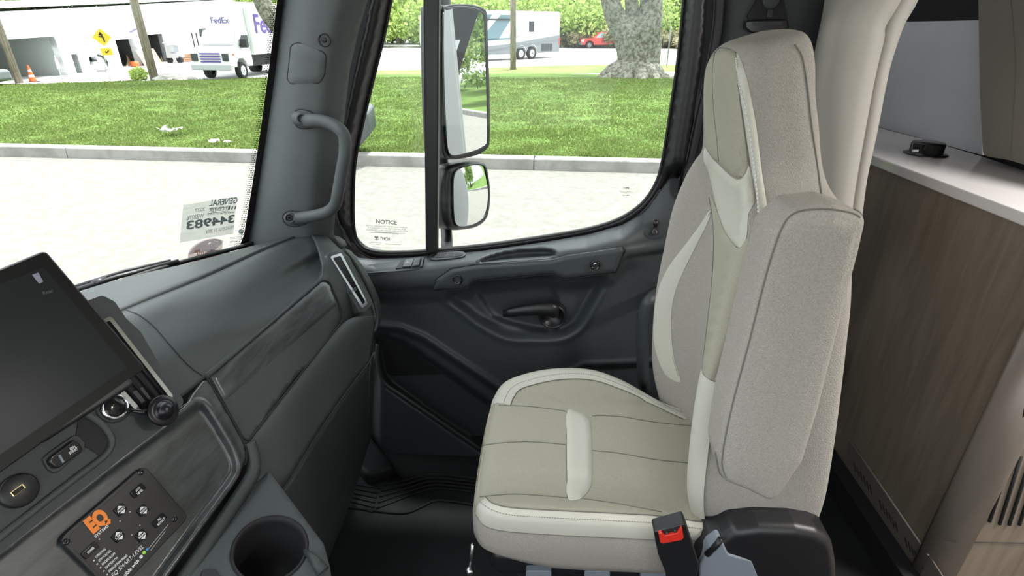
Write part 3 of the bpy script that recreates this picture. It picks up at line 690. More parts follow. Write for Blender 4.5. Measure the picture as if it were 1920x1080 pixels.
# delivery truck : x forward, y to its left ; the side towards us is its left side
fw0 = G(462, 147.5); rw0 = G(512, 139.5); ax_ = (fw0-rw0).normalized(); L_ = frame(fw0, ax_)
s_ = 1 if (L_(0, 1, 0)-L_(0, 0, 0)).dot(-Vector((fw0.x, fw0.y, 0))) > 0 else -1   # sign of the visible side
Y_ = lambda y: -y*s_                                                            # y=0 visible side, positive inwards
r = thing('delivery_truck', 'white delivery box truck parked beyond the lawn behind the leaning tree', 'truck', fw0)
def bx(b, x0, x1, y0, y1, z0, z1):
    P = [L_(x, Y_(y), z) for z in (z0, z1) for y in (y0, y1) for x in (x0, x1)]
    b.add(P, [(0, 2, 3, 1), (4, 5, 7, 6), (0, 1, 5, 4), (2, 6, 7, 3), (0, 4, 6, 2), (1, 3, 7, 5)])
def recalc(o):
    bm = bmesh.new(); bm.from_mesh(o.data); bmesh.ops.recalc_face_normals(bm, faces=bm.faces); bm.to_mesh(o.data); bm.free(); return o
b = MB(); bx(b, -7.5, -1.15, -.12, 2.35, 1.15, 3.75); bx(b, -1.15, -.55, .1, 2.1, 2.2, 3.5); recalc(b.build('cargo_box', 'vwhite', r, False, (('bevel', .06, 2),)))
def prof(L_, name, pr, y0, y1, m, root, bev=.06):
    P = [L_(x, Y_(y0), z) for x, z in pr]; d = L_(0, Y_(y1), 0)-L_(0, Y_(y0), 0); return slab(name, P, d, m, root, bev)
prof(L_, 'cab', [(-1.1, .75), (-1.1, 2.35), (-.35, 2.4), (.25, 1.65), (1.05, 1.45), (1.15, .65), (.5, .6), (.42, .85), (.2, 1.02), (-.2, 1.02), (-.42, .85), (-.5, .6), (-1.1, .6)], .05, 2.15, 'vwhite', r)
prof(L_, 'side_window', [(-.95, 1.6), (-.95, 2.15), (-.4, 2.15), (-.02, 1.68), (-.02, 1.6)], .02, .06, 'vglass', r, 0)
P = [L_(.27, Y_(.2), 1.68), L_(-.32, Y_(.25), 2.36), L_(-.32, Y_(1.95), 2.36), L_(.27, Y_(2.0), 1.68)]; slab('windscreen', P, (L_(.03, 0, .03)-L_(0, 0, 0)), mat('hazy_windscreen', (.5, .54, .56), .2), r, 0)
b = MB(); bx(b, 1.12, 1.28, .0, 2.2, .5, .78); recalc(b.build('bumper', 'vlight', r, False, (('bevel', .04, 2),)))
for k_ in range(4): b = MB(); bx(b, 1.12, 1.18, .55, 1.65, .88+.13*k_, .94+.13*k_); recalc(b.build('grille_bar', 'purple', r))
b = MB(); bx(b, 1.05, 1.2, .1, .4, .95, 1.3); recalc(b.build('headlamp', 'vglass', r)); b = MB(); bx(b, 1.05, 1.2, 1.8, 2.1, .95, 1.3); recalc(b.build('headlamp', 'vglass', r))
b = MB(); bx(b, .65, .8, .03, .06, 1.2, 1.28); recalc(b.build('marker_lamp', 'conec', r))
b = MB(); bx(b, -.25, -.05, -.35, .0, 1.55, 1.95); recalc(b.build('door_mirror', 'rubber', r)); b = MB(); bx(b, -7, -1.0, .3, 1.9, .55, 1.15); recalc(b.build('underbody', 'tire', r))
wheel(L_, 0, Y_(.05), .42, .28, r, s_); wheel(L_, 0, Y_(2.15), .42, .28, r, -s_); wheel(L_, -4.6, Y_(.0), .42, .5, r, s_); wheel(L_, -4.6, Y_(2.2), .42, .5, r, -s_)
xd = L_(-1, 0, 0)-L_(0, 0, 0)
text('lettering', 'Fed', L_(-1.55, Y_(-.15), 2.65), xd, (0, 0, 1), 1.35, 'purple', r, .004, bold=.02)
text('lettering_end', 'Ex', L_(-3.75, Y_(-.15), 2.65), xd, (0, 0, 1), 1.35, 'conec', r, .004, bold=.02)
fr_ = L_(0, Y_(1), 0)-L_(0, 0, 0)
text('header_lettering', 'FedEx', L_(-.53, Y_(1.7), 2.85), -fr_, (0, 0, 1), .42, 'purple', r, .004)
# motorhome
A = G(998, 111.5); B = G(972, 112.8); fx = (G(830, 119.5)-G(1040, 108.5)).normalized(); L_ = frame(A, fx)
s_ = 1 if (L_(0, 1, 0)-L_(0, 0, 0)).dot(-A) > 0 else -1; Y_ = lambda y: -y*s_
r = thing('motorhome', 'large white, grey and teal motorhome parked beyond the lawn', 'motorhome', A)
Lr = -3.35; Lf = 9.6
prof(L_, 'body', [(Lr, .45), (Lr-.05, 3.5), (Lr+.15, 3.7), (Lf-.5, 3.7), (Lf, 3.3), (Lf+.15, 1.6), (Lf, .5), (1.95, .42), (1.8, .9), (1.5, 1.1), (1.1, 1.1), (.85, .9), (.65, .62), (.5, .95), (.2, 1.12), (-.2, 1.12), (-.5, .9), (-.62, .42)], 0, 2.55, 'vwhite', r, .08)
def pq(name, pr, m): prof(L_, name, pr, -.015, .05, m, r, 0)
pq('lower_swoosh', [(Lr, .5), (Lr-.02, 1.9), (Lr+.4, 1.85), (3, 1.25), (Lf, .9), (Lf, .55), (1.97, .5), (1.8, .95), (1.5, 1.15), (1.1, 1.15), (.85, .95), (.65, .7), (.5, 1.0), (.2, 1.17), (-.2, 1.17), (-.5, .95), (-.65, .5)], 'vgrey')
for k_ in range(3): pq('pinstripe', [(Lr, 1.55-.09*k_), (Lr, 1.58-.09*k_), (2, 1.12-.1*k_), (5, .85-.06*k_), (5, .82-.06*k_), (2, 1.09-.1*k_)], 'vlight')
pq('teal_sweep', [(5.9, 1.55), (3.6, 3.4), (2.2, 3.4), (3.9, 1.6)], 'vteal'); pq('teal_sweep', [(5.6, 2.9), (5.0, 3.4), (4.5, 3.4), (6.2, 1.65), (6.9, 1.6)], 'vteal'); pq('blue_band', [(8.5, 1.4), (8.5, 1.6), (2.2, 1.75), (1.4, 1.9), (2.2, 1.62)], 'vteal')
for k_ in range(8): pq('ray_stripe', [(3.0-.0*k_, 1.72), (1.1+.22*k_*.6, 3.0-.17*k_), (1.0+.22*k_*.6, 2.95-.17*k_)], 'vlight')
for k_ in range(3): pq('grey_ribbon', [(8.8, 2.0+.35*k_), (8.8, 2.2+.35*k_), (6.2, 1.75+.5*k_), (6.5, 1.7+.5*k_)], 'vlight')
pq('roof_stripe', [(7.5, 3.42), (7.5, 3.5), (-.6, 3.55), (-.6, 3.48)], 'vlight'); pq('rear_stripe', [(.5, 3.0), (.5, 3.06), (-2, 3.06), (-2, 3.0)], 'vlight')
pq('window', [(-.15, 2.15), (-.15, 2.95), (.45, 2.95), (.45, 2.15)], 'vglass'); pq('window', [(6.1, 2.0), (6.1, 2.8), (6.7, 2.8), (6.7, 2.0)], 'vglass'); pq('window', [(8.3, 1.9), (8.3, 2.9), (9.3, 2.9), (9.3, 1.9)], 'vglass')
b = MB()
for k_ in range(16): b.add([L_(-1.05-.09*k_-q_, Y_(-.03), z_) for q_, z_ in ((0, .62), (.05, .62), (.05, 1.2), (0, 1.2))], [(0, 1, 2, 3)])
b.build('engine_vent', 'rubber', r); b = MB(); bx(b, 2.6, 5.6, -.14, .0, 3.0, 3.1); recalc(b.build('awning_arm', 'rubber', r))
for z_ in (1.1, 1.4): b = MB(); bx(b, Lr-.06, Lr+.12, -.02, .2, z_, z_+.25); recalc(b.build('tail_lamp', 'vred', r))
b = MB()
for k_ in range(9): bx(b, Lr-.1, Lr, .2, 2.3, .9+.12*k_, .96+.12*k_)
recalc(b.build('rear_louvre', 'vgrey', r)); 
wheel(L_, 0, Y_(-.01), .5, .3, r, s_, 'satin'); wheel(L_, 1.3, Y_(-.01), .5, .3, r, s_, 'satin'); wheel(L_, 8.2, Y_(-.01), .5, .3, r, s_, 'satin')
# red pickup
A = G(1105, 91.5); fx = (G(1080, 92)-G(1180, 91.2)); L_ = frame(A, fx); s_ = 1 if (L_(0, 1, 0)-L_(0, 0, 0)).dot(-A) > 0 else -1; Y_ = lambda y: -y*s_
r = thing('pickup_truck', 'red pickup truck on the far road, partly behind the maple', 'truck', A)
prof(L_, 'body', [(.95, .45), (1.0, .95), (.85, 1.15), (-.4, 1.22), (-1.2, 1.85), (-1.7, 1.95), (-3.0, 1.93), (-3.25, 1.25), (-4.7, 1.25), (-4.75, .5), (-4.1, .45), (-3.95, .8), (-3.6, .9), (-3.2, .8), (-3.1, .42), (-.6, .42), (-.5, .75), (-.2, .92), (.2, .92), (.48, .75), (.55, .45)], 0, 1.95, 'vred', r, .07)
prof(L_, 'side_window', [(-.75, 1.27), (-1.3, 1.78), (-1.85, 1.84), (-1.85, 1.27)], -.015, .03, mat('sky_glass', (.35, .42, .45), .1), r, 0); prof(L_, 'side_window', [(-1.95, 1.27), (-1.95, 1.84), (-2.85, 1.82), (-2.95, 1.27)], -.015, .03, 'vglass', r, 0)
b = MB(); bx(b, .9, 1.06, .1, 1.8, .45, .75); recalc(b.build('bumper', 'vgrey', r)); b = MB(); bx(b, .8, 1.02, -.01, .25, .85, 1.05); recalc(b.build('headlamp', 'vwhite', r)); b = MB(); bx(b, -3.0, -.7, -.1, .05, .38, .44); recalc(b.build('side_step', 'tire', r))
wheel(L_, 0, Y_(-.01), .42, .28, r, s_, 'vgrey'); wheel(L_, -3.6, Y_(-.01), .42, .28, r, s_, 'vgrey')
# ================================================================== CAB SHELL
def ptext(name, s, surf, a, b, h, m, parent=None, up=None, shear=0, bold=0, ext=.0003, lift=0):
    """lettering whose baseline runs from a to b (picture coordinates) on surf, h px tall"""
    cu = bpy.data.curves.new(name, 'FONT'); cu.body = s; cu.size = 1; cu.shear = shear; cu.offset = bold; cu.resolution_u = 5
    t = bpy.data.objects.new(name, cu); C.objects.link(t); dg = bpy.context.evaluated_depsgraph_get()
    me = bpy.data.meshes.new_from_object(t.evaluated_get(dg)); bpy.data.objects.remove(t)
    xs = [v.co.x for v in me.vertices]; ys = [v.co.y for v in me.vertices]; x0, x1 = min(xs), max(xs)
    A = Vector(surf(*a)); B = Vector(surf(*b)); dx, dy = b[0]-a[0], b[1]-a[1]; L = math.hypot(dx, dy)
    if up is None: up = (dy/L, -dx/L) if (-dx/L) < 0 else (-dy/L, dx/L)
    U = Vector(surf(a[0]+up[0]*h, a[1]+up[1]*h))-A; n = (B-A).cross(U).normalized()
    nn = n if n.dot(CC-A) > 0 else -n
    for v in me.vertices:
        u_ = (v.co.x-x0)/(x1-x0); w_ = v.co.y/.7; v.co = A+(B-A)*u_+U*w_+nn*(lift+ext)
    me.materials.clear(); me.materials.append(M[m] if isinstance(m, str) else m); me.name = name
    o = bpy.data.objects.new(name, me); C.objects.link(o); parent_to(o, parent); return o
GL = [(772, -150), (742, -40), (722, 60), (700, 150), (681, 230), (667, 300), (663, 360), (664, 425), (675, 458), (705, 472), (760, 473), (805, 470), (900, 461), (1000, 447), (1100, 430), (1160, 411), (1202, 383), (1228, 346), (1241, 305), (1255, 220), (1271, 110), (1282, 0), (1287, -60), (1290, -150)]
GLc = cr(GL, 4)
YW = 1.665
# side wall with the door opening
def glass_hole(Y): return GLc
o = relief('wall_side', [(575, -210), (555, 0), (520, 200), (500, 330), (480, 470), (520, 1200), (1565, 1200), (1575, 400), (1590, -210)], 24, fY(lambda X, Y: np.full(X.shape, 1.71)), 'softblack', None, [[(x+(x-970)*.022, y+(y-200)*.03) for x, y in GLc]], .05)
struct(o, 'dark side wall of the cab around the door opening')
# door
rt = thing('cab_door', 'dark grey passenger door with sloping window and armrest', 'door', oY(900, 800, 1.62))
gx = [560, 640, 660, 705, 760, 900, 1000, 1100, 1165, 1205, 1235, 1255, 1300]; gy = [440, 445, 462, 480, 481, 468, 454, 438, 419, 393, 352, 332, 332]
def upf(X, Y):
    d = np.abs(sd(GLc, X, Y)); lowm = sm((Y-np.interp(X, gx, gy)+30)/26); return (1.60+.055*sm(1-d/26.)+.02*sm((d-30)/40))*(1-lowm)+1.652*lowm
FR = [(712, -150), (704, -60), (688, 30), (668, 120), (650, 210), (640, 300), (637, 380), (640, 430), (654, 458), (676, 476), (702, 483), (760, 482), (900, 470), (1010, 455), (1110, 437), (1172, 419), (1213, 390), (1244, 348), (1258, 328), (1276, 328), (1300, 220), (1318, 100), (1326, 0), (1332, -150)]
o = relief('window_frame', cr(FR, 4)[::1], 9, fY(upf), 'black', rt, [GLc], .02)
g = relief('window_glass', GLc, 30, fY(lambda X, Y: np.full(X.shape, YW)), 'glass', rt, (), .004)
b = MB(); b.tube([oY(x, y, 1.655) for x, y in GLc], .0045, 8); b.build('window_seal', 'rubber', rt, True)
b = MB(); b.tube([oY(x, y, 1.650)-Vector((0, 0, .004)) for x, y in cr([(660, 452), (675, 470), (705, 483), (760, 482), (900, 470), (1000, 456), (1100, 440), (1165, 421), (1208, 392), (1238, 352)], 6)], .004, 8); b.build('window_seal', 'rubber', rt, True)
b = MB(); A_ = [oY(796, -150, 1.66), oY(828, -150, 1.66), oY(823, 468, 1.66), oY(801, 470, 1.66)]
slab('window_divider', A_, (0, -.03, 0), 'black', rt, .006)
# lower panel
gx = [560, 640, 660, 705, 760, 900, 1000, 1100, 1165, 1205, 1235, 1255, 1300]; gy = [440, 445, 462, 480, 481, 468, 454, 438, 419, 393, 352, 332, 332]
cx_ = [560, 640, 720, 810, 850, 900, 1000, 1100, 1170, 1300]; cyv = [519, 519, 516, 508, 502, 496, 486, 476, 463, 440]
bxv = [560, 640, 740, 812, 876, 890, 1035, 1055, 1150, 1175, 1300]; byv = [552, 550, 546, 545, 540, 529, 515, 524, 514, 485, 465]
REC = cr([(835, 552), (868, 585), (905, 612), (950, 634), (1000, 637), (1042, 636), (1070, 628), (1092, 610), (1112, 575), (1135, 530), (1128, 505), (1060, 500), (900, 515)], 4, True)
RECin = cr([(885, 530), (893, 555), (925, 600), (985, 620), (1040, 625), (1052, 600), (1050, 560), (1040, 530), (1030, 508)], 4, True)
HOL = cr([(893, 494), (912, 481), (950, 470), (1000, 465), (1030, 466), (1045, 475), (1030, 483), (960, 490)], 4, True)
PK = [(700, 628), (712, 622), (760, 636), (800, 665), (850, 700), (920, 750), (990, 800), (990, 900), (900, 842), (800, 778), (725, 722), (712, 700), (706, 660)]
RG = [(640, 600), (705, 612), (750, 616), (795, 634), (845, 668), (925, 721), (1000, 775), (1000, 960), (640, 960)]
RP = [(1060, 720), (1072, 698), (1095, 686), (1330, 676), (1330, 960), (1060, 960)]
def doorY(X, Y):
    a = np.interp(X, gx, gy); c = np.interp(X, cx_, cyv); bb = np.interp(X, bxv, byv); far_ = sm((X-1150)/80)
    t1 = np.clip((Y-a)/np.maximum(c-a, 4), 0, 1)
    top = 1.655-(.085-.03*far_)*np.sin(t1*PI/2)**1.0
    t2 = np.clip((Y-c)/np.maximum(bb-c, 4), 0, 1); band = (1.57+.03*far_)-.006*np.sin(t2*PI)+.02*sm((t2-.75)/.25)
    t3 = np.clip((Y-bb)/26, 0, 1); low = 1.59+.03*far_+.03*(1-far_)*sm(t3)-.02*sm((Y-bb-60)/300)
    D = np.where(Y < c, top, np.where(Y < bb, band, low))
    d = sd(REC, X, Y); din = sd(RECin, X, Y); mk = np.where(Y > bb-2, 1, 0)
    D = D+mk*(.042*sm(-d/20)+.024*sm(-din/14)) - mk*.007*np.exp(-((d-4)/5.)**2)
    D = D+.055*sm(-sd(HOL, X, Y)/8)
    rg = sd(RG, X, Y); D = D+.035*sm(-rg/10)-.012*np.exp(-((rg-2)/6.)**2)
    pk = sd(PK, X, Y); D = D+.06*sm(-pk/12)
    low_ = sm(-(np.interp(X, [700, 725, 893, 990], [640, 722, 838, 900])-Y)/6)*np.where(X > 700, 1, 0)
    D = D-.055*low_*sm((X-700)/14)
    D = D+.022*sm(-sd(RP, X, Y)/5)-.006*np.exp(-((sd(RP, X, Y)-4)/4.)**2)
    return D
LOW = [(638, 452), (652, 468), (672, 483), (700, 492-6), (760, 484), (900, 471), (1000, 457), (1100, 441), (1168, 421), (1210, 394), (1240, 353), (1256, 334), (1276, 330), (1272, 400), (1262, 470), (1262, 600), (1262, 900), (1150, 960), (690, 960), (660, 860), (645, 700), (630, 560), (630, 480)]
o = relief('door_panel', LOW, 3.6, fY(doorY), 'doorp', rt, (), .006)
BND = rounded([(811, 545), (817, 523), (846, 503), (893, 495), (940, 492), (1035, 485), (1060, 478), (1168, 462), (1173, 470), (1156, 512), (1056, 524), (1034, 514), (888, 528), (877, 541)], [3, 8, 14, 6, 6, 10, 10, 5, 4, 6, 6, 6, 6, 6], 4)
def bandY(X, Y):
    d = -sd(BND, X, Y); return doorY(X, Y)*0+np.interp(X, [800, 1180], [1.563, 1.567])-.008*sm(d/8)
relief('armrest_cover', BND, 3.5, fY(bandY), 'doorp', rt, (), .03)
b = MB(); b.tube([oY(x, y, 1.563) for x, y in BND+[BND[0]]], .0012, 5); b.build('armrest_joint', 'softblack', rt, True)
for x, y in ((858, 524), (1116, 497)):
    c = oY(x, y, 1.553); b = MB(); b.lathe([(.016, 0), (.016, .004), (.013, .006), (.012, -.01), (.004, -.012), (.001, -.012)], c, (0, -1, 0), 24); s_ = b.build('screw_recess', 'gloss', rt, True)
    b = MB(); b.lathe([(.006, -.012), (.006, -.004), (.003, -.003)], c, (0, -1, 0), 6); b.build('screw', 'satin', s_)
# latch handle
c = oY(1036, 588, 1.655); b = MB(); b.lathe([(.048, .0), (.047, -.022), (.043, -.03), (.038, -.026), (.036, -.004), (.001, -.004)], c, (0, 1, 0), 36); bz = b.build('handle_bezel', 'black', rt, True)
R_ = []
for x, y, w, t in ((1048, 583, 14, .012), (1035, 580, 17, .018), (1010, 579, 15.5, .018), (980, 582, 13, .016), (955, 586, 11, .013), (943, 588, 8, .007)):
    c = oY(x, y, 1.622); k = w*1.62/FPX; R_.append([c+Vector((0, -t*math.cos(a), k*math.sin(a))) for a in [i*2*PI/14 for i in range(14)]])
v = [p for r_ in R_ for p in r_]; f = [(i*14+j, i*14+(j+1) % 14, (i+1)*14+(j+1) % 14, (i+1)*14+j) for i in range(5) for j in range(14)]+[tuple(range(14))[::-1], tuple(range(70, 84))]
recalc(mesh('latch_handle', v, f, 'black', rt, True)); b = MB(); b.tube([oY(1037, 588, 1.66), oY(1037, 588, 1.62)], .015, 14); b.build('handle_pivot', 'black', rt, True)
# defroster vent and switch plate on the ledge
def ledge(x, y, up=0): p = fY(doorY)(np.array([float(x)]), np.array([float(y)]))[0]; return Vector(p)+Vector((0, -.4, .9))*up
V1 = cr([(806, 486), (810, 478), (830, 475), (862, 473), (873, 477), (868, 483), (840, 487), (815, 489)], 4, True)
slab('defrost_vent', [ledge(x, y, .006) for x, y in V1], Vector((0, .4, -.9))*.01, 'sill', rt, .001)
V2 = [(839+(x-839)*.88, 481+(y-481)*.62) for x, y in V1]; dv = slab('vent_opening', [ledge(x, y, .0075) for x, y in V2], Vector((0, .4, -.9))*.004, 'softblack', rt, 0)
b = MB()
for x in (826, 839, 852): b.tube([ledge(x-2, 485, .008), ledge(x+2, 476, .008)], .0013, 5)
b.build('vent_bar', 'sill', dv)
slab('switch_plate', [ledge(x, y, .002) for x, y in ((676, 514), (690, 497), (752, 489), (796, 485), (790, 503), (780, 507))], Vector((0, .4, -.9))*.004, 'doorp', rt, .001)
for nm, q, m_ in (('switch_well', ((742, 505), (752, 490), (759, 489), (754, 504)), 'softblack'), ('lock_switch', ((755, 503), (762, 489), (777, 487), (771, 502)), 'sill'), ('window_switch', ((773, 502), (778, 487), (790, 486), (786, 500)), 'sill'), ('switch_edge', ((788, 503), (792, 486), (796, 486), (792, 503)), 'black')):
    slab(nm, [ledge(x, y, .008 if m_ != 'softblack' else .004) for x, y in q], Vector((0, .4, -.9))*.006, m_, rt, .001)
b = MB()
for x, y in ((765, 496), (781, 499)): b.tube([ledge(x-2, y, .009), ledge(x, y-2, .009), ledge(x+2, y, .009)], .0006, 4)
b.build('switch_mark', 'print', rt)
slab('lock_base', [ledge(x, y, .004) for x, y in cr([(1208, 440), (1214, 431), (1228, 430), (1244, 438), (1236, 448), (1216, 448)], 3, True)], Vector((0, .4, -.9))*.02, 'doorp', rt, .004)
c = ledge(1227, 438, .004); b = MB(); b.lathe([(.012, 0), (.011, .006), (.006, .01), (.0055, .024), (.0085, .026), (.0085, .036), (.005, .039)], c, (0, 0, 1), 16); b.build('lock_pin', 'black', rt, True)
# lower pocket details: lip and ridges
b = MB(); b.tube([oY(x, y, 1.588) for x, y in cr([(708, 645), (707, 670), (712, 700), (722, 719), (760, 745), (893, 836), (930, 862)], 6)], .0065, 8); b.build('pocket_lip', 'doorp', rt, True)
# seal by the door's front edge and the rear jamb
b = MB(); b.tube([oY(x, y, 1.60) for x, y in cr([(672, -60), (655, 60), (640, 150), (630, 240), (622, 330), (620, 440)], 6)], .010, 8); o = b.build('trim_1', 'rubber', None, True); struct(o, 'rubber door seal beside the windscreen pillar')
b = MB(); b.tube([oY(x, y, 1.62) for x, y in cr([(1350, -60), (1347, 40), (1330, 140), (1308, 240), (1290, 330), (1280, 420)], 6)], .014, 10); o = b.build('trim_2', 'rubber', None, True); struct(o, 'rubber door seal at the rear door jamb')
# grab rail at the rear of the door opening
gr_ = cr([(1250, 540), (1240, 548), (1222, 558), (1210, 578), (1205, 610), (1205, 660), (1206, 700), (1208, 722), (1210, 738)], 6)
b = MB(); b.tube([oY(x, y, d_) for (x, y), d_ in zip(gr_, np.interp(np.linspace(0, 1, len(gr_)), [0, .15, .3, .8, .9, 1], [1.63, 1.54, 1.50, 1.50, 1.54, 1.61]))], .020, 14); o = b.build('grab_rail', 'doorp', None, True); tag(o, 'thick dark grab rail between the door and the seat', 'handle')
# pillar
def pilY(X, Y):
    l = np.interp(Y, [-80, 0, 130, 260, 400, 462], [541, 531, 517, 499, 476, 462]); r = np.interp(Y, [-80, 0, 60, 130, 220, 300, 380, 440], [705, 690, 672, 656, 646, 638, 630, 626])
    t = np.clip((X-l)/(r-l), 0, 1)*2-1; return 1.395+.055*np.abs(t)**2.4+.02*sm((t-.3)/.7)
PIL = [(541, -80), (531, 0), (517, 130), (499, 260), (476, 400), (458, 475), (500, 470), (640, 470), (626, 440), (630, 380), (638, 300), (646, 220), (656, 130), (672, 60), (690, 0), (705, -80)]
o = relief('trim_3', PIL, 8, fY(pilY), 'pillar', None, (), .05); struct(o, 'grey padded windscreen pillar trim'); T_p = bvh(o)
cap = rounded([(546, 84), (560, 80), (612, 100), (608, 140), (600, 155), (545, 157), (539, 148)], [10, 6, 14, 10, 12, 12, 10], 4)
PT = thing('pillar_speaker_cover', 'rounded tweeter cover and screw on the windscreen pillar', 'cover', hit(T_p, 575, 120)[0])
onto('cover', T_p, cap, 7, .003, 'pillar', PT); seamline('cover_joint', T_p, cap+[cap[0]], .0016, 'softblack', PT, .0006, 1)
p, n = hit(T_p, 608, 75); b = MB(); b.lathe([(.0155, 0), (.0155, .002), (.0125, .003), (.012, -.004), (.006, -.004), (.006, .001), (.002, .001)], p, n, 24); b.build('screw', 'black', PT, True)
# grab handle
HP = cr([(560, 221), (578, 226), (603, 227), (628, 236), (645, 254), (647, 285), (641, 320), (634, 360), (628, 384), (612, 398), (585, 405), (560, 409), (543, 411)], 5)
dep = np.interp(np.linspace(0, 1, len(HP)), [0, .12, .3, .6, .85, 1], [1.405, 1.375, 1.35, 1.35, 1.375, 1.42])
h_ = thing('grab_bar', 'grey curved grab handle bolted to the windscreen pillar', 'handle', oY(643, 320, 1.36))
b = MB(); b.tube([oY(x, y, d_) for (x, y), d_ in zip(HP, dep)], [float(v) for v in np.interp(np.linspace(0, 1, len(HP)), [0, .05, .2, .8, .95, 1], [.02, .0185, .0155, .0155, .0175, .018])], 16); b.build('grip', 'pillar', h_, True)
for x, y, ln in ((566, 223, 1), (543, 409, -1)):
    p, n = hit(T_p, x, y); p = oY(x, y, p.y-.022*(1 if ln == 1 else .8)); n = (CC-p).normalized(); b = MB(); b.lathe([(.015, -.02), (.0145, .0), (.0105, .003), (.009, -.002), (.0085, -.012), (.003, -.012)], p, n, 20); fo = b.build('mount', 'pillar', h_, True)
    b = MB(); b.lathe([(.0085, -.004), (.0085, .0005), (.004, .0008), (.001, -.003)], p, n, 6); b.build('bolt', 'softblack', fo)
for lp_ in ([(553, 210), (562, 205), (580, 208), (590, 216), (592, 236), (574, 241), (558, 238), (552, 224)], [(531, 404), (540, 396), (556, 396), (574, 401), (580, 414), (566, 422), (546, 424), (533, 416)]): onto('mount_pad', T_p, cr(lp_, 4, True), 5, .003, 'pillar', h_); seamline('pad_joint', T_p, cr(lp_, 3, True)+[lp_[0]], .0018, 'softblack', h_, .001, 1)
# windscreen
base = [(-.86, 1.56, .78), (-.91, 1.40, .80), (-.965, 1.20, .83), (-1.01, .97, .85), (-1.035, .55, .86), (-1.01, .13, .85), (-.91, -.36, .78)]
wt = [(x+.34, y-(.03 if y > .55 else -.03), 1.78) for x, y, z in base]; wm = [((a[0]+b_[0])/2-.015, (a[1]+b_[1])/2, (a[2]+b_[2])/2) for a, b_ in zip(base, wt)]
o = rows('window_1', [base, wm, wt], 40, 8, 'glass', None); struct(o, 'wide curved windscreen'); T_w = bvh(o)
b = MB(); b.tube([Vector(p)+Vector((.05, -.03, .12)) for p in cr(base, 6)], .006, 6); o = b.build('trim_4', 'rubber', None, True); struct(o, 'rubber edge along the windscreen base')
# printed black edge of the windscreen with its dots
FRt = [(527, -60), (519, 0), (506, 110), (490, 230), (472, 350), (457, 440), (443, 475), (490, 475), (540, 0), (550, -60)]
fr = onto('windscreen_border', T_w, FRt, 7, 0, 'softblack', None); tag(fr, 'black printed border of the windscreen with a dotted edge', 'border')
b = MB(); R = random.Random(5)
for y in range(-40, 470, 4):
    xe = float(np.interp(y, [-60, 0, 110, 230, 350, 440, 475], [526, 518, 505, 489, 471, 456, 442]))
    for k_ in range(5):
        if k_ >= 3 and (y//4) % 2: continue
        x = xe-1-k_*2.8-(1.4 if (y//4) % 2 else 0); p, n = hit(T_w, x, y); s_ = .0022*(1-.17*k_); p = p+n*.001
        u_ = n.orthogonal().normalized(); w_ = n.cross(u_); b.add([p+(u_*math.cos(a)+w_*math.sin(a))*s_ for a in (0, 1.05, 2.1, 3.14, 4.19, 5.24)], [(0, 1, 2, 3, 4, 5)])
b.build('dots', 'softblack', fr, False)
sw = lambda x, y: (lambda h: h[0]+h[1]*.0015)(hit(T_w, x, y))
st = thing('inventory_sticker', 'pale green dealer stock sticker on the windscreen, lettering reversed', 'sticker', sw(390, 420))
onto('paper', T_w, [(343, 384), (444, 368), (437, 438), (336, 455)], 8, 0, filmmat('green_paper', (.42, .70, .62), .42), st)
M['ink'] = filmmat('grey_ink', (.10, .17, .18), .9)
def mt(s, a, b_, h, m='ink', p=st, **k): return ptext('lettering', s, sw, a, b_, h, m, p, up=(.1, -1), **k)
mt('GENERAL', (444, 380), (391, 386), 11, bold=.02); mt('RV CENTER', (430, 392), (391, 397), 7, bold=.02); mt('www.generalrv.com', (438, 399), (388, 403), 5)
for k_ in range(3): b = MB(); b.add([sw(443-6*k_, 385.5+k_*.6), sw(440-6*k_, 386+k_*.6), sw(438-6*k_, 392+k_*.6), sw(441-6*k_, 391.5+k_*.6)], [(0, 1, 2, 3)]); b.build('logo_bar', 'ink', st)
b = MB(); b.tube([sw(427, 387.5), sw(391, 391)], .0006, 4); b.tube([sw(427, 395), sw(389, 399.5)], .0006, 4); b.build('logo_rule', 'ink', st)
mt('2027', (383, 394), (364, 397), 6); mt('WZ8276', (381, 407), (349, 413), 8); mt('344983', (438, 416), (348, 430), 14, bold=.035); mt('PASADENA SV 38FX', (437, 428), (384, 438), 6.5)
cs_ = thing('state_sticker', 'oval red and blue South Carolina sticker low on the windscreen', 'sticker', sw(386, 470))
M['navy'] = filmmat('navy_film', (.16, .22, .36), .5); M['rose'] = filmmat('rose_film', (.75, .12, .18), .55); M['whitefilm'] = filmmat('white_film', (.85, .85, .85), .9); M['orf'] = filmmat('orange_film', (.8, .3, .12), .7)
onto('oval', T_w, cr([(352, 478), (360, 463), (380, 451), (402, 447), (415, 452), (416, 466), (405, 480), (380, 490), (357, 493)], 5, True), 6, 0, 'rose', cs_)
sw2 = sw; sw = lambda x, y: (lambda h: h[0]+h[1]*.003)(hit(T_w, x, y))
b = MB(); q = cr([(353, 476), (366, 460), (385, 450), (403, 447), (417, 451), (412, 458), (396, 470), (375, 470)], 5, True); b.add([sw(x, y) for x, y in q], [tuple(range(len(q)))]); b.build('flag', 'navy', cs_)
sw = lambda x, y: (lambda h: h[0]+h[1]*.0045)(hit(T_w, x, y))
def mt2(s, a, b_, h, m='whitefilm', **k): return ptext('lettering', s, sw, a, b_, h, m, cs_, up=(.1, -1), **k)
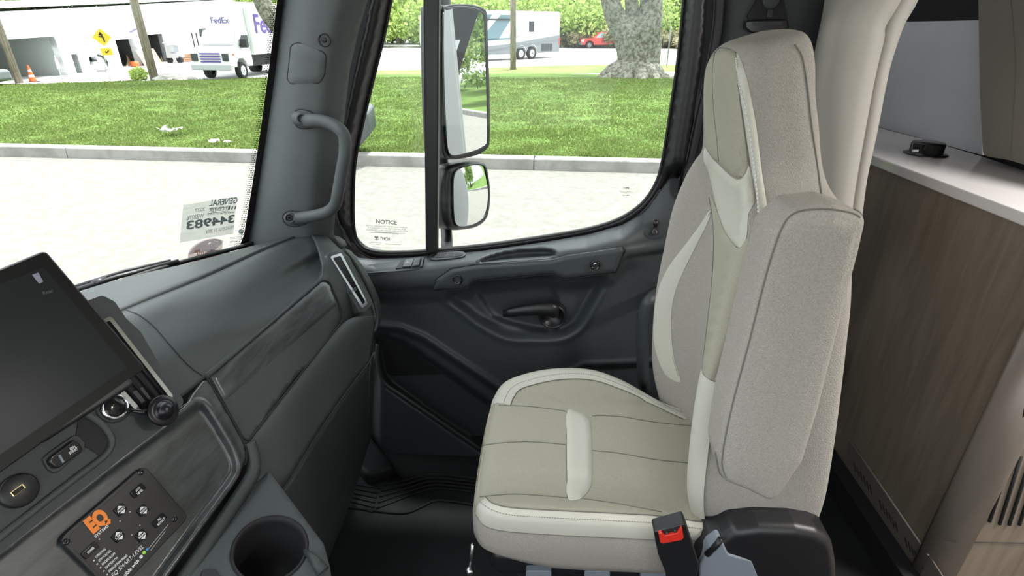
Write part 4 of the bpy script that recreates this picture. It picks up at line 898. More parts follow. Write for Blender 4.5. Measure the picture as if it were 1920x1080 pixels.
mt2('SOUTH', (394, 476), (366, 480), 8, bold=.03); mt2('CAROLINA', (397, 481), (358, 488), 7, bold=.03); mt2('HAVE FUN', (399, 468), (375, 471), 3.5); b = MB(); b.add([sw(362, 468), sw(373, 466), sw(374, 472), sw(361, 473)], [(0, 1, 2, 3)]); b.add([sw(398, 478), sw(413, 475), sw(412, 479), sw(398, 482)], [(0, 1, 2, 3)]); b.build('orange_block', 'orf', cs_)
b = MB(); b.tube([sw(392, 464), sw(392, 457)], .0008, 5); b.tube([sw(388, 457), sw(392, 454), sw(396, 457)], .0015, 5); b.tube([sw(401, 451), sw(404, 453.5), sw(406, 451)], .0008, 5); b.build('palm_and_moon', 'whitefilm', cs_)
o = onto('blue_dot', T_w, [(451.5+5*math.cos(a), 434+5*math.sin(a)) for a in [i*PI/8 for i in range(16)]], 4, 0, filmmat('aqua', (.25, .75, .75), .8), None); tag(o, 'small round aqua dot sticker on the windscreen', 'sticker')
g3 = thing('glass_mark', 'small printed glass marking beside the state sticker', 'marking', sw(436, 452))
ptext('lettering', 'Carlite', sw, (443, 452), (428, 454), 4, 'ink', g3, up=(.1, -1)); b = MB()
for y, a_, c_ in ((443, 444, 428), (445.5, 443, 429), (457, 443, 426), (463, 441, 424), (467, 441, 424)): b.tube([sw(a_, y), sw(c_, y+1.5)], .0004, 4)
b.build('fine_print', 'ink', g3)
# residue of a peeled label
b = MB(); R = random.Random(9)
for (x0, y0), (x1, y1) in (((243, 158), (239, 190)), ((239, 191), (448, 182)), ((258, 175), (410, 165)), ((258, 175), (300, 188)), ((300, 172), (316, 186))):
    n_ = int(math.hypot(x1-x0, y1-y0)/2)
    for i in range(n_):
        if R.random() < .45: continue
        t = i/n_; x = x0+(x1-x0)*t+R.uniform(-1, 1); y = y0+(y1-y0)*t+R.uniform(-1, 1); s_ = R.uniform(.5, 1.5); b.add([sw(x-s_, y), sw(x, y-s_*.7), sw(x+s_, y), sw(x, y+s_*.7)], [(0, 1, 2, 3)])
tag(b.build('label_residue', filmmat('residue', (.85, .88, .85), .6), None), 'white glue residue of a peeled label high on the windscreen', 'residue')
# side window print
so = lambda x, y: oY(x, y, YW-.005)
M['ink2'] = filmmat('dark_ink', (.06, .055, .05), .85)
nt = thing('notice_print', 'printed notice with maker mark in the front lower corner of the side window', 'sticker', so(724, 436))
ptext('heading', 'NOTICE', so, (705, 418.5), (744, 421), 7, 'ink2', nt, bold=.03)
for i, (s, a, c_) in enumerate((('DIGITAL VERSIONS OF THE OWNERS MANUAL', 686, 764), ('& WARRANTY GUIDE ARE AVAILABLE FOR', 690, 761), ('DOWNLOAD. SCAN THIS QR CODE WITH YOUR', 687, 764), ('SMART PHONE OR GO TO', 703, 747))): ptext('lettering', s, so, (a, 423.5+3.9*i+.6), (c_, 428+3.9*i), 2.5, 'ink2', nt)
ptext('lettering', 'THOR', so, (712, 450), (732, 451.5), 6, 'ink2', nt, bold=.02)
b = MB(); b.add([so(702, 443), so(709.5, 443.5), so(709.5, 446), so(707.5, 446), so(707.5, 451), so(705.5, 451), so(705.5, 446), so(702, 445.5)], [tuple(range(8))]); b.tube([so(702.5, 448), so(704.5, 450)], .0007, 4); b.tube([so(710, 447.5), so(708.5, 450)], .0007, 4)
for y, a_, c_ in ((436, 692, 760), (454, 692, 716), (457, 692, 712), (457.5, 722, 752), (462, 698, 711), (465, 698, 711)): b.tube([so(a_, y), so(c_, y+1.5)], .0005, 4)
b.build('maker_mark', 'ink2', nt)
g4 = thing('window_mark', 'small printed mark in the rear lower corner of the side window', 'marking', so(1172, 360))
ptext('lettering', 'THOR', so, (1168, 354), (1180, 355), 3.5, 'ink2', g4, bold=.02); b = MB(); b.tube([so(1174, 352), so(1179, 352)], .0012, 4); 
for y, a_, c_ in ((358.5, 1161, 1183), (361, 1163, 1186), (366, 1167, 1179), (369, 1167, 1179)): b.tube([so(a_, y), so(c_, y+.6)], .0006, 4)
b.build('fine_print', 'ink2', g4)
# wiper
w = thing('wiper', 'black wiper lying along the base of the windscreen', 'wiper', oZ(250, 515, .96))
def wz(x, y, k=0): return oZ(x, y, .955+k)+Vector((-.02, .0, 0))
b = MB(); b.tube([wz(120, 556), wz(240, 518), wz(350, 490)], .006, 8); b.build('arm', 'black', w, True); b = MB(); b.tube([wz(140, 543, .0), wz(250, 508, .0), wz(335, 489)], .004, 8); b.build('blade', 'rubber', w, True)
b = MB(); b.tube([wz(190, 533, .0), wz(215, 524, .0)], .009, 8); b.build('joint', 'black', w, True)
o = slab('cowl', [(-1.10, -.4, .86), (-1.16, .55, .88), (-1.08, 1.5, .82), (-.93, 1.46, .83), (-1.0, .55, .9), (-.95, -.4, .86)], (0, 0, -.06), 'softblack', None, 0); struct(o, 'black cowl outside the windscreen base')
# ------------------------------------------------------------------ door mirrors
mr = thing('door_mirror', 'tall black framed truck mirror with a round-cornered convex mirror below', 'mirror', oY(838, 300, 1.95))
MY = 2.20
def onpl(x, y, p, n): return oP(x, y, p, n)
pm = oY(872, 150, MY); tgt = Vector((1, .292, -.03)); n1 = ((CC-pm).normalized()+tgt.normalized()).normalized()
b = MB(); b.tube([oY(836, -120, 2.32), oY(832, 60, 2.32), oY(830, 300, 2.32), oY(833, 380, 2.30), oY(838, 450, 2.15), oY(838, 500, 1.95)], [.024]*6, 14); b.build('support_arm', 'black', mr, True)
O1 = rounded([(826, 12), (876, 7), (915, 24), (918, 284), (890, 294), (850, 299), (829, 286)], [12, 14, 14, 14, 20, 16, 14], 5)
O1 = cr([(826, 20), (834, 11), (860, 7), (890, 9), (908, 16), (914, 28), (916, 80), (919, 180), (919, 262), (915, 278), (898, 290), (870, 297), (842, 299), (832, 290), (829, 260), (826, 140)], 4, True)
bk_ = -n1*.10
h1 = slab('housing', [onpl(x, y, pm, n1) for x, y in O1], bk_, 'black', mr, .018, 5)
I1 = cr([(831, 24), (838, 17), (860, 13), (888, 16), (903, 23), (908, 34), (910, 80), (913, 180), (914, 258), (910, 271), (896, 281), (870, 289), (849, 292), (840, 284), (836, 255), (831, 140)], 4, True)
slab('mirror_glass', [onpl(x, y, pm+n1*.002, n1) for x, y in I1], n1*.002, 'mirror', h1, 0)
b = MB(); b.tube([onpl(x, y, pm+n1*.003, n1) for x, y in I1+[I1[0]]], .004, 8); b.build('rim', 'gloss', h1, True)
pm2 = oY(880, 367, MY); n2 = ((CC-pm2).normalized()+Vector((1, .40, -.16)).normalized()).normalized()
O2 = cr([(848, 311), (880, 303), (908, 303), (917, 313), (923, 350), (923, 380), (917, 410), (900, 426), (872, 432), (850, 431), (839, 418), (834, 385), (835, 345), (839, 322)], 4, True)
h2 = slab('convex_housing', [onpl(x, y, pm2, n2) for x, y in O2], -n2*.10, 'black', mr, .03, 6)
I2 = cr([(860, 316), (884, 309), (903, 309), (910, 318), (915, 350), (915, 380), (910, 403), (896, 417), (874, 425), (858, 424), (851, 410), (849, 370), (850, 332)], 4, True)
v, f = cdt(I2, 4); X = np.array([p[0] for p in v]); Y = np.array([p[1] for p in v]); cpt = onpl(882, 368, pm2, n2); P = [onpl(x, y, pm2+n2*.002, n2) for x, y in v]
P = [p+n2*(.014-min(.014, ((p-cpt).length**2)*.75)) for p in P]; o = mesh('convex_glass', P, f, 'mirror', h2, True)
if sum((p.normal for p in o.data.polygons), Vector()).dot(n2) < 0: o.data.flip_normals()
b = MB(); b.tube([onpl(x, y, pm2+n2*.003, n2) for x, y in I2+[I2[0]]], .004, 8); b.build('rim', 'black', h2, True)
b = MB(); [b.box(oY(x, y, 2.3)+Vector((.0, 0, 0)), (.09, .05, .05)) for x, y in ((842, 120), (840, 365))]; b.build('bracket', 'black', mr, False, (('bevel', .01),))
# outer skin of the vehicle
b = MB(); b.box((4.1, 1.80, -.30), (6.5, .14, .9)); b.box((.81, 1.80, .95), (.12, .14, 3.3)); b.box((2.9, 2.50, 1.4), (3.9, .06, 2.5)); b.box((.90, 2.13, 1.4), (.03, .74, 2.5)); b.box((2.9, 2.13, .13), (3.9, .8, .06)); b.box((4.86, 2.13, 1.4), (.05, .74, 2.5)); b.box((2.9, 2.13, 2.66), (3.9, .8, .06)); o = b.build('wall_outside', mat('coach_side', (.42, .42, .425), .35), None, False, (('bevel', .04),)); struct(o, 'grey coach side behind the cab')
# ================================================================== DASHBOARD
NF = Vector((.879, -.208, .43)).normalized(); PF = Vector((-.5, 1.33, .85)); DF = Vector((.23, .973, 0)).normalized(); WF = -(DF.cross(NF)).normalized()
if WF.z > 0: WF = -WF
def F(x, y, h=0): return oP(x, y, PF+NF*h, NF)
def Fa(h): return fPl(PF, NF, h)
db = thing('dashboard', 'dark grey passenger-side dashboard with wood trim and centre panel', 'dashboard', F(500, 700))
# upper pad
e = lambda P, k: tuple(Vector(P)+DF*k)
L0 = [(-1.12, -.30, .93), (-1.06, .3, .97), (-.99, .75, .975), oZ(160, 543, .972), oZ(350, 494, .962), oZ(416, 477, .953), oZ(480, 459, .943), oZ(570, 436, .925)]
L1 = [(-1.05, -.35, .98), (-.96, .3, .985), (-.875, .7, .985), oZ(233, 576, .983), oZ(385, 515, .975), oZ(500, 463, .962), oZ(575, 434, .945)]
g1 = oZ(233, 580, .978); g2 = oZ(385, 519, .970); g3_ = oZ(500, 467, .957); g4_ = oZ(580, 436, .94)
L1b = [(-1.03, -.35, .975), (-.94, .3, .980), (-.86, .7, .980), g1, g2, g3_, g4_]
L1c = [(-1.01, -.35, .982), (-.92, .3, .986), (-.845, .7, .986), oZ(245, 590, .982), oZ(395, 528, .975), oZ(510, 474, .962), oZ(600, 440, .945)]
L2 = [(-.97, -.35, .965), (-.88, .3, .97), (-.80, .7, .97), oZ(270, 612, .966), oZ(420, 556, .958), oZ(530, 497, .946), oZ(624, 455, .93)]
L2b = [(-.90, -.35, .93), (-.80, .3, .935), (-.72, .7, .935), oZ(325, 658, .93), oZ(460, 598, .918), oZ(560, 512, .915), oZ(640, 474, .905)]
L3 = [F(-700, 1500), F(-200, 1180), F(150, 900), F(386, 708), F(500, 616), F(604, 528), F(650, 505)]
rows('upper_pad', [L0, L1], 50, 5, 'plastic', db, (('solid', .01),))
rows('upper_pad', [L1b, L1c, L2, L2b, L3], 60, 7, 'plastic', db, (('solid', .01),))
b = MB(); b.tube([Vector(p)-Vector((0, 0, .006)) for p in cr(L1b, 8)], .006, 6); b.build('pad_groove', 'softblack', db, True)
# main face with right-hand end
FACE = [(386, 700), (500, 610), (604, 520), (612, 500), (618, 474), (640, 468), (655, 482), (694, 562), (702, 590), (698, 615), (646, 640), (560, 700), (500, 780), (470, 835), (458, 832)]
def faceh(X, Y):
    r = sm((X+.3*(Y-500)-640)/60); return .004-.03*r**2-.008*sm((Y-560-(645-X)*1.2)/60)*0
relief('face_panel', FACE, 8, Fa(faceh), 'plastic', db, (), .02)
b = MB()
E1 = [oY(600, 437, 1.44), oY(614, 448, 1.41), oY(624, 462, 1.39), F(632, 474, -.01)]
rows('end_cap', [[oY(578, 436, 1.47), oY(600, 437, 1.45), oY(612, 442, 1.45)], [oY(590, 447, 1.36), oY(616, 455, 1.37), oY(636, 465, 1.40)], [F(604, 500, -.002), F(622, 474, -.002), F(644, 470, -.012)], [F(606, 530, -.002), F(630, 490, -.003), F(662, 492, -.02)]], 14, 6, 'plastic', db, (('solid', .008),))
rows('end_side', [[F(640, 468, -.012), F(668, 505, -.014), F(696, 560, -.022), F(704, 592, -.024), F(700, 620, -.02)], [oY(655, 475, 1.44), oY(680, 510, 1.44), oY(704, 560, 1.43), oY(710, 592, 1.41), oY(702, 622, 1.38)], [oY(640, 480, 1.56), oY(650, 520, 1.56), oY(670, 570, 1.55), oY(690, 600, 1.50), oY(690, 640, 1.45)]], 16, 6, 'plastic', db, (('solid', .008),))
# wood insert
WD = rounded([(392, 706), (604, 525), (618, 528), (645, 590), (640, 604), (466, 826), (456, 822)], [4, 10, 12, 12, 16, 6, 4], 5)
REC2 = cr([(430, 815), (470, 780), (560, 680), (622, 590), (646, 580), (650, 620), (560, 720), (470, 830)], 3, True)
def woodh(X, Y):
    d = sd(WD, X, Y); q = (Y-706-(X-392)*-.854)/110.; return .007-.004*sm((d+9)/9)-.012*sm((q-.55)/.3)
relief('wood_insert', WD, 4.5, Fa(woodh), 'dashwood', db, (), .01)
b = MB(); b.tube([F(x, y, .0045) for x, y in WD+[WD[0]]], .0022, 6); b.build('insert_joint', 'softblack', db, True)
# knee panel
K0 = [F(462, 832, .002), (F(500, 780, .002)), (F(550, 716, .002)), F(645, 604, .0), F(702, 592, -.02)]
K0b = [F(464, 852, .006), F(512, 800, .008), (F(565, 735, .008)), F(655, 625, .006), F(703, 612, -.02)]
K1 = [F(498, 935, .0), F(532, 915, .0), (F(585, 832, .0)), F(637, 753, .0), F(692, 680, -.015)]
K2 = [oX(566, 1000, -.50), oX(580, 980, -.50), oX(610, 930, -.505), oX(655, 850, -.51), oX(690, 760, -.50)]
K3 = [oX(606, 1070, -.53), oX(614, 1045, -.53), oX(632, 1000, -.54), oX(660, 920, -.55), oX(686, 832, -.56)]
K4 = [tuple(Vector(p)+Vector((-.25, .02, -.1))) for p in K3]
rows('knee_panel', [K0, K0b, K1], 40, 5, 'plastic', db, (('solid', .008),)); rows('knee_panel', [K1, K2, K3, K4], 40, 6, 'plastic', db, (('solid', .008),))
b = MB(); b.tube(cr([tuple(Vector(p)+NF*.0005) for p in K1], 6), .0025, 6); b.build('panel_joint', 'softblack', db, True)
rows('knee_side', [[oX(690, 680, -.485), oX(688, 760, -.50), oX(684, 832, -.56)], [oY(700, 660, 1.5), oY(696, 760, 1.5), oY(690, 832, 1.5)]], 10, 4, 'plastic', db, (('solid', .006),))
# right air vent
AV = thing('air_vent', 'narrow chrome edged air vent at the door end of the dashboard', 'vent', F(655, 525))
def vh(k): return k
Q = [(619, 481), (640, 474), (690, 569), (679, 578)]
slab('surround', [F(x, y, .002) for x, y in rounded([(612, 480), (622, 470), (643, 467), (698, 562), (699, 572), (684, 588), (676, 585)], 6, 4)], -NF*.03, 'plastic2', AV, .004)
def ring(name, Q_, w, h, mt_, par, surf=F, r=3, d=.006):
    o_ = rounded(Q_, r, 4); cx, cy = sum(p[0] for p in Q_)/len(Q_), sum(p[1] for p in Q_)/len(Q_)
    i_ = rounded([(x+w*(1 if x < cx else -1)*.8, y+w*(1 if y < cy else -1)) for x, y in Q_], r, 4) if not callable(w) else w(Q_)
    n = len(o_); O = [surf(x, y, h) for x, y in o_]; I = [surf(x, y, h) for x, y in i_]; D_n = -NF*d
    v = O+I+[p+D_n for p in O]+[p+D_n for p in I]; f = []
    for k_ in range(n):
        j = (k_+1) % n; f += [(k_, j, n+j, n+k_), (2*n+k_, 3*n+k_, 3*n+j, 2*n+j), (k_, 2*n+k_, 2*n+j, j), (n+k_, n+j, 3*n+j, 3*n+k_)]
    return recalc(mesh(name, v, f, mt_, par, False))
ring('chrome_frame', Q, lambda q: rounded([(624, 484), (638, 479.5), (685, 566), (680.5, 571)], 2, 4), .006, 'chrome', AV)
slab('vent_opening', [F(x, y, .0028) for x, y in ((623, 483), (639, 478), (687, 567), (680, 573))], -NF*.002, 'softblack', AV, 0)
b = MB()
for t in (.2, .36, .52, .68, .84): b.tube([F(623+15*t+1, 484-4*t+2, .004), F(679+7*t, 571-5*t-2, .004)], .0013, 5)
b.build('slats', 'black', AV, True)
slab('adjuster', [F(x, y, .006) for x, y in ((655, 545), (667, 538), (670, 544), (658, 551))], -NF*.004, 'black', AV, .001)
# ---- centre console panel
HD = rounded([(130, 600), (158, 566), (192, 553), (216, 566), (236, 596), (264, 622), (316, 712), (352, 738), (388, 704), (392, 712), (330, 775), (306, 798), (205, 878), (0, 1038), (-180, 1180), (-420, 1100), (-300, 800), (-60, 640)], [10, 16, 16, 14, 14, 10, 14, 8, 2, 4, 6, 10, 10, 10, 10, 10, 10, 10], 4)
T_u = bvh([o for o in bpy.data.objects if o.name.startswith('upper_pad')]); seamline('pad_seam', T_u, [(236, 581), (262, 592), (288, 612), (318, 646), (352, 684), (380, 705)], .0012, 'softblack', db, .0003)
CE = thing('centre_stack', 'dark upright centre stack of the dashboard beside the tablet screen', 'dashboard', F(150, 900))
HD2 = rounded([(130, 600), (158, 566), (192, 553), (216, 566), (236, 596), (264, 622), (316, 712), (347, 752), (330, 776), (306, 798), (205, 878), (0, 1038), (-180, 1180), (-420, 1100), (-300, 800), (-60, 640)], [10, 16, 16, 14, 14, 10, 14, 14, 6, 10, 10, 10, 10, 10, 10, 10], 4)
slab('housing', [F(x, y, .022) for x, y in HD2], -NF*.10, 'plastic', CE, .012, 5)
# recessed pocket under the tablet
PKT = rounded([(140, 830), (150, 770), (178, 786), (210, 822), (205, 842), (190, 856), (165, 840)], 8, 4)
b = MB(); b.tube([F(x, y, .024) for x, y in cr([(158, 775), (180, 788), (200, 806), (209, 824), (206, 840), (192, 858), (150, 890), (60, 960), (-60, 1056)], 6)], .0055, 10); b.build('raised_lip', 'plastic2', CE, True)
slab('pocket_floor', [F(x, y, .0235) for x, y in PKT], -NF*.004, 'softblack', CE, .001)
# lower wood panel with frame
WP = rounded([(310, 800), (345, 762), (385, 712), (394, 716), (458, 828), (462, 862), (440, 905), (320, 1075), (180, 1260), (-300, 1300), (-200, 1190), (0, 1040), (205, 880)], [6, 6, 6, 6, 10, 20, 24, 10, 10, 10, 10, 10, 10], 5)
RC = cr([(352, 768), (368, 757), (384, 762), (410, 800), (438, 850), (444, 880), (432, 905), (380, 975), (300, 1085), (150, 1290), (-340, 1290), (-150, 1155), (60, 985), (250, 845)], 4, True)
def wph(X, Y):
    d = sd(RC, X, Y); return .012-.012*sm((-d+1)/14)+.004*np.exp(-((d-5)/5.)**2)
relief('wood_panel', WP, 4, Fa(wph), 'dashwood', CE, (), .015)
b = MB(); b.tube([F(x, y, .0126) for x, y in cr([(388, 709), (420, 760), (455, 824), (463, 850), (460, 872)], 6)], .0013, 5); b.build('panel_joint', 'softblack', CE, True)
b = MB(); b.tube([F(x, y, .006) for x, y in cr([(466, 830), (475, 858), (474, 886), (452, 925), (345, 1085), (265, 1200)], 6)], .013, 10); b.build('edge_trim', 'plastic', CE, True)
# centre air vent behind the tablet
CV = thing('centre_air_vent', 'chrome framed air vent half hidden behind the tablet screen', 'vent', F(270, 680))
def Fq(x, y, h=0): return F(x, y, .024+h)
Qc = [(196, 598), (208, 592), (324, 742), (318, 752), (268, 768), (150, 640)]
O = rounded([(150, 620), (208, 592), (326, 743), (318, 752), (262, 778), (140, 640)], [8, 8, 8, 8, 8, 8], 4); I = rounded([(156, 622), (206, 601), (316, 742), (312, 746), (266, 769), (150, 640)], [6, 5, 5, 5, 5, 6], 4)
n = len(O); P1 = [Fq(x, y, .006) for x, y in O]; P2 = [Fq(x, y, .006) for x, y in I]; v = P1+P2+[p-NF*.01 for p in P1]+[p-NF*.01 for p in P2]; f = []
for k_ in range(n): j = (k_+1) % n; f += [(k_, j, n+j, n+k_), (k_, 2*n+k_, 2*n+j, j), (n+k_, n+j, 3*n+j, 3*n+k_)]
recalc(mesh('chrome_frame', v, f, 'chrome', CV, False)); slab('vent_opening', [Fq(x, y, .0005) for x, y in I], -NF*.002, 'softblack', CV, 0)
b = MB()
for k_ in range(4): b.tube([Fq(165+14*k_, 640-8*k_, .004), Fq(272+13*k_, 768-7*k_, .004)], .0022, 6)
b.build('slats', 'black', CV, True); slab('louvre', [Fq(x, y, .003) for x, y in ((245, 735), (268, 724), (290, 755), (268, 764))], -NF*.003, 'black', CV, .001)
# lighter socket with chrome ring
ls = thing('power_socket', 'round chrome ringed socket under the tablet corner', 'socket', F(214, 765, .024)); c = F(213, 763, .022)
b = MB(); b.lathe([(.021, 0), (.021, .005), (.018, .007), (.0165, .006), (.0165, -.001)], c, NF, 36); b.build('chrome_ring', 'chrome', ls, True); b = MB(); b.lathe([(.0166, .001), (.015, .003), (.001, .0035)], c, NF, 30); b.build('cap', 'gloss', ls, True)
b = MB(); b.lathe([(.026, -.002), (.026, .001), (.021, .0018)], c, NF, 36); b.build('bezel', 'plastic', ls, True)
b = MB(); b.tube([F(213, 758, .026), F(212, 762, .026)], .0009, 5); b.build('mark', mat('green_mark', (.12, .25, .08), .6), ls)
# suction disc on its arm
sc = thing('suction_mount', 'round black suction disc on a thin arm near the centre vent', 'mount', F(305, 770, .03)); c = F(305, 770, .045)
b = MB(); b.lathe([(.0245, 0), (.026, .002), (.024, .0045), (.018, .004), (.014, .006), (.013, .009), (.010, .013), (.005, .0155), (.001, .016)], c, NF, 40); b.build('disc', mat('clear_black', (.010, .009, .012), .28, spec=.4), sc, True)
b = MB(); b.tube([F(238, 768, .03), F(262, 772, .036), F(284, 774, .04)], [.0025, .004, .006], 8); b.build('arm', 'gloss', sc, True); b = MB(); b.lathe([(.012, -.02), (.014, 0)], c, NF, 20); b.build('stem', 'black', sc, True)
# generator rocker switch
gs = thing('generator_switch', 'black rocker switch marked GEN START on the centre panel', 'switch', F(125, 850, .03))
R1 = rounded([(80, 860), (92, 848), (138, 816), (150, 818), (160, 830), (160, 842), (112, 884), (102, 887), (90, 880)], 5, 4)
slab('bezel', [F(x, y, .026) for x, y in R1], -NF*.008, 'plastic', gs, .002)
R2 = rounded([(92, 866), (96, 856), (138, 824), (146, 826), (156, 842), (150, 850), (112, 877), (104, 876)], 4, 4); slab('rocker', [F(x, y, .034) for x, y in R2], -NF*.01, 'gloss', gs, .0025)
Fs = lambda x, y: F(x, y, .0345)
ptext('lettering', 'GEN', Fs, (132, 845), (142, 839), 5, 'print', gs, bold=.03); ptext('lettering', 'START', Fs, (131, 853), (147, 842), 5, 'print', gs, bold=.03)
b = MB(); b.tube([F(111, 853, .035), F(119, 867, .035)], .0016, 6); b.build('indicator', 'bluegrey', gs)
# usb socket
us = thing('usb_socket', 'round usb socket low left on the centre panel', 'socket', F(34, 920, .024)); c = F(34, 920, .022)
b = MB(); b.lathe([(.0225, 0), (.0225, .004), (.020, .006), (.001, .006)], c, NF, 36); b.build('face', 'black', us, True)
def Fu(x, y, h=.0): return F(x, y, .0285+h)
Q = [(20, 924), (42, 908), (48, 915), (26, 931)]; b = MB()
for a_, c_ in zip(Q, Q[1:]+Q[:1]): b.tube([Fu(*a_), Fu(*c_)], .0009, 5)
b.build('metal_shell', mat('brass', (.55, .48, .25), .35, metal=1), us); slab('slot', [Fu(x, y, -.0004) for x, y in Q], -NF*.001, 'softblack', us, 0); slab('tongue', [Fu(x, y, .0004) for x, y in ((24, 924), (41, 911), (44, 914), (28, 927))], -NF*.0005, 'gloss', us, 0)
# ---- leveling panel
lp = thing('leveling_control_panel', 'black jack leveling control panel with orange EQ lettering on the wood', 'control panel', F(225, 985, .01))
PL = rounded([(266, 872), (346, 972), (150, 1190), (100, 1012)], [16, 14, 30, 18], 5)
TL = F(264, 873); BL = F(103, 1012); TR = F(346, 973); ue = (TL-BL).normalized(); ve = (TR-TL).normalized()
Lh = (TL-BL).length; Wd = (TR-TL).length; ve = (ve-ue*ve.dot(ue)).normalized()
def pl(a, c_, h=0): return BL+ue*(a*Lh)+ve*(c_*Wd)+NF*h            # a along the lettering, c across
slab('plate', [pl(*p, .010) for p in rounded([(0, 0), (1, 0), (1, 1), (0, 1)], .09, 6)], -NF*.008, 'black', lp, .002)
slab('plate_recess', [pl(*p, .0105) for p in rounded([(.08, .05), (.86, .05), (.955, .18), (.955, .82), (.86, .95), (.08, .95), (.03, .8), (.03, .2)], .04, 5)], -NF*.001, mat('panel_black', (.016, .015, .016), .45), lp, .0003)
def lt(nm, s, a, c0, w, hgt, m_='print', **k):
    A = pl(a, c0, .0112); return ptext(nm, s, lambda x, y: A+ue*(x*Lh)-ve*(y*Wd), (0, 0), (w, 0), hgt, m_, lp, up=(0, 1), **k)
def loc(x, y):
    P = F(x, y, .0105)-BL; return P.dot(ue)/Lh, P.dot(ve)/Wd
def lpx(nm, s, p0, p1, h, m_='print', **k):
    return ptext(nm, s, lambda x, y: F(x, y, .0112), p0, p1, h, m_, lp, up=(-ve_px[0], -ve_px[1]), **k)
a0 = topx(TL); a1 = topx(TR); vx = Vector((a1[0]-a0[0], a1[1]-a0[1])).normalized(); ve_px = (vx.x, vx.y)
lpx('EQ_lettering', 'EQ', (173, 1000), (206, 972), 27, 'orange', bold=.07); lpx('lettering', 'SYSTEMS', (179, 1009), (204, 987), 5, bold=.02)
def btn(x, y, s1, kind):
    a, c_ = loc(x, y); w, h_b = (.052, .06) if kind else (.075, .05)
    o_ = slab('button', [pl(*p, .0135) for p in rounded([(a-w, c_-h_b), (a+w, c_-h_b), (a+w, c_+h_b), (a-w, c_+h_b)], .015, 3)], -NF*.003, 'gloss', lp, .0008)
    S_ = lambda u_, v_: pl(u_, v_, .0139)
    up_ = (0, -1)
    ws = .075 if kind else .09
    if kind:
        ptext('lettering', s1, S_, (a-.04, c_+.012), (a+.04, c_+.012), .026, 'print', o_, up=up_, bold=.03)
        for sg in (-1, 1): b_ = MB(); b_.add([S_(a-.032, c_+sg*.024), S_(a+.032, c_+sg*.024), S_(a, c_+sg*.062)], [(0, 1, 2)]); b_.build('arrow', 'print', o_)
    else:
        w2 = s1.split('|')
        for i, t_ in enumerate(w2): ptext('lettering', t_, S_, (a-.035*len(t_)/5, c_+.012+.045*i-.02*(len(w2)-1)), (a+.035*len(t_)/5, c_+.012+.045*i-.02*(len(w2)-1)), .028, 'print', o_, up=up_, bold=.03)
for x, y, s1, kd_ in ((225, 956, 'FRONT', 1), (267, 957, 'RIGHT', 1), (221, 1005, 'LEFT', 1), (264, 1004, 'REAR', 1), (258, 920, 'AUTO|LEVEL', 0), (298, 976, 'ALL|RETRACT', 0), (168, 1032, 'POWER', 0)): btn(x, y, s1, kd_)
for i, t_ in enumerate(('OPERATING', 'LOW VOLTAGE', 'EXCESS SLOPE', 'IGNITION ON', 'ENGAGE PARK BRAKE')):
    x, y = 180+6.2*i, 1047+6.6*i; ln = len(t_)*2.55; lpx('lettering', t_, (x, y), (x+ln*.80, y-ln*.72), 4, bold=.02); p = F(x-4, y+4, .0115); b = MB(); b.lathe([(.001, 0), (.0012, .0003)], p, NF, 8); b.build('status_light', 'satin', lp)
lpx('lettering', 'EQ SMART-LEVEL', (212, 1083), (270, 1026), 7, shear=.2); lpx('lettering', 'Compatible with', (214, 1106), (261, 1052), 6.5, bold=.02)
for x, y, r_, m_ in ((264.5, 1044, .0026, 'print'), (270, 1036, .0026, mat('green_mark2', (.35, .65, .05), .5)), (276, 1030, .0022, mat('blue_mark', (.02, .25, .6), .5))): b = MB(); b.lathe([(r_, 0), (r_, .0004), (.0005, .0005)], F(x, y, .011), NF, 14); b.build('app_mark', m_, lp)
for k_ in range(2): b = MB(); b.tube([F(279+3.5*k_, 1028+4*k_, .0112), F(315-5*k_, 984+12*k_, .0112)], .0003, 4); b.build('fine_print', 'print', lp)
for x, y in ((243, 960), (225, 977), (262, 985), (247, 1003), (186, 1011)): b = MB(); b.lathe([(.0011, 0), (.001, .0004)], F(x, y, .0112), NF, 8); b.build('status_light', 'satin', lp)
for x, y in ((263, 886), (327, 973), (124, 1016)): 
    p = F(x, y, .0105); b = MB(); b.lathe([(.0048, -.001), (.0045, .0012), (.002, .0018), (.0005, .0008)], p, NF, 14); b.build('screw', 'gloss', lp, True)
# ---- tablet screen
ts = thing('tablet_screen', 'large black touchscreen tablet mounted above the centre panel', 'screen', F(100, 690, .07))
HS = .085
SC = rounded([(86, 468), (275, 690), (-260, 1075), (-330, 640)], [16, 10, 16, 16], 5)
slab('case', [F(x, y, HS) for x, y in SC], -NF*.022, 'black', ts, .005, 4)
SC2 = rounded([(88, 503), (228, 700), (-240, 1010), (-290, 660)], 3, 3)
SC3 = rounded([(82, 501), (239, 689), (-230, 1010), (-300, 650)], 3, 3)
slab('glass', [F(x, y, HS+.001) for x, y in rounded([(84, 473), (270, 690), (-257, 1068), (-325, 642)], [13, 9, 13, 13], 5)], -NF*.0015, 'bezel', ts, 0)
slab('display', [F(x, y, HS+.0014) for x, y in SC3], -NF*.0005, 'screen', ts, 0)
Ft = lambda x, y: F(x, y, HS+.002)
ptext('lettering', 'Rear', Ft, (82, 553), (101, 547), 7, mat('faint_print', (.10, .11, .11), .5), ts, up=(-.5, -.85))
b = MB(); b.add([Ft(60, 515), Ft(72, 511), Ft(81, 528), Ft(74, 532), Ft(69, 527)], [(0, 1, 2, 3, 4)]); b.build('display_mark', mat('faint_mark', (.22, .22, .27), .5), ts)
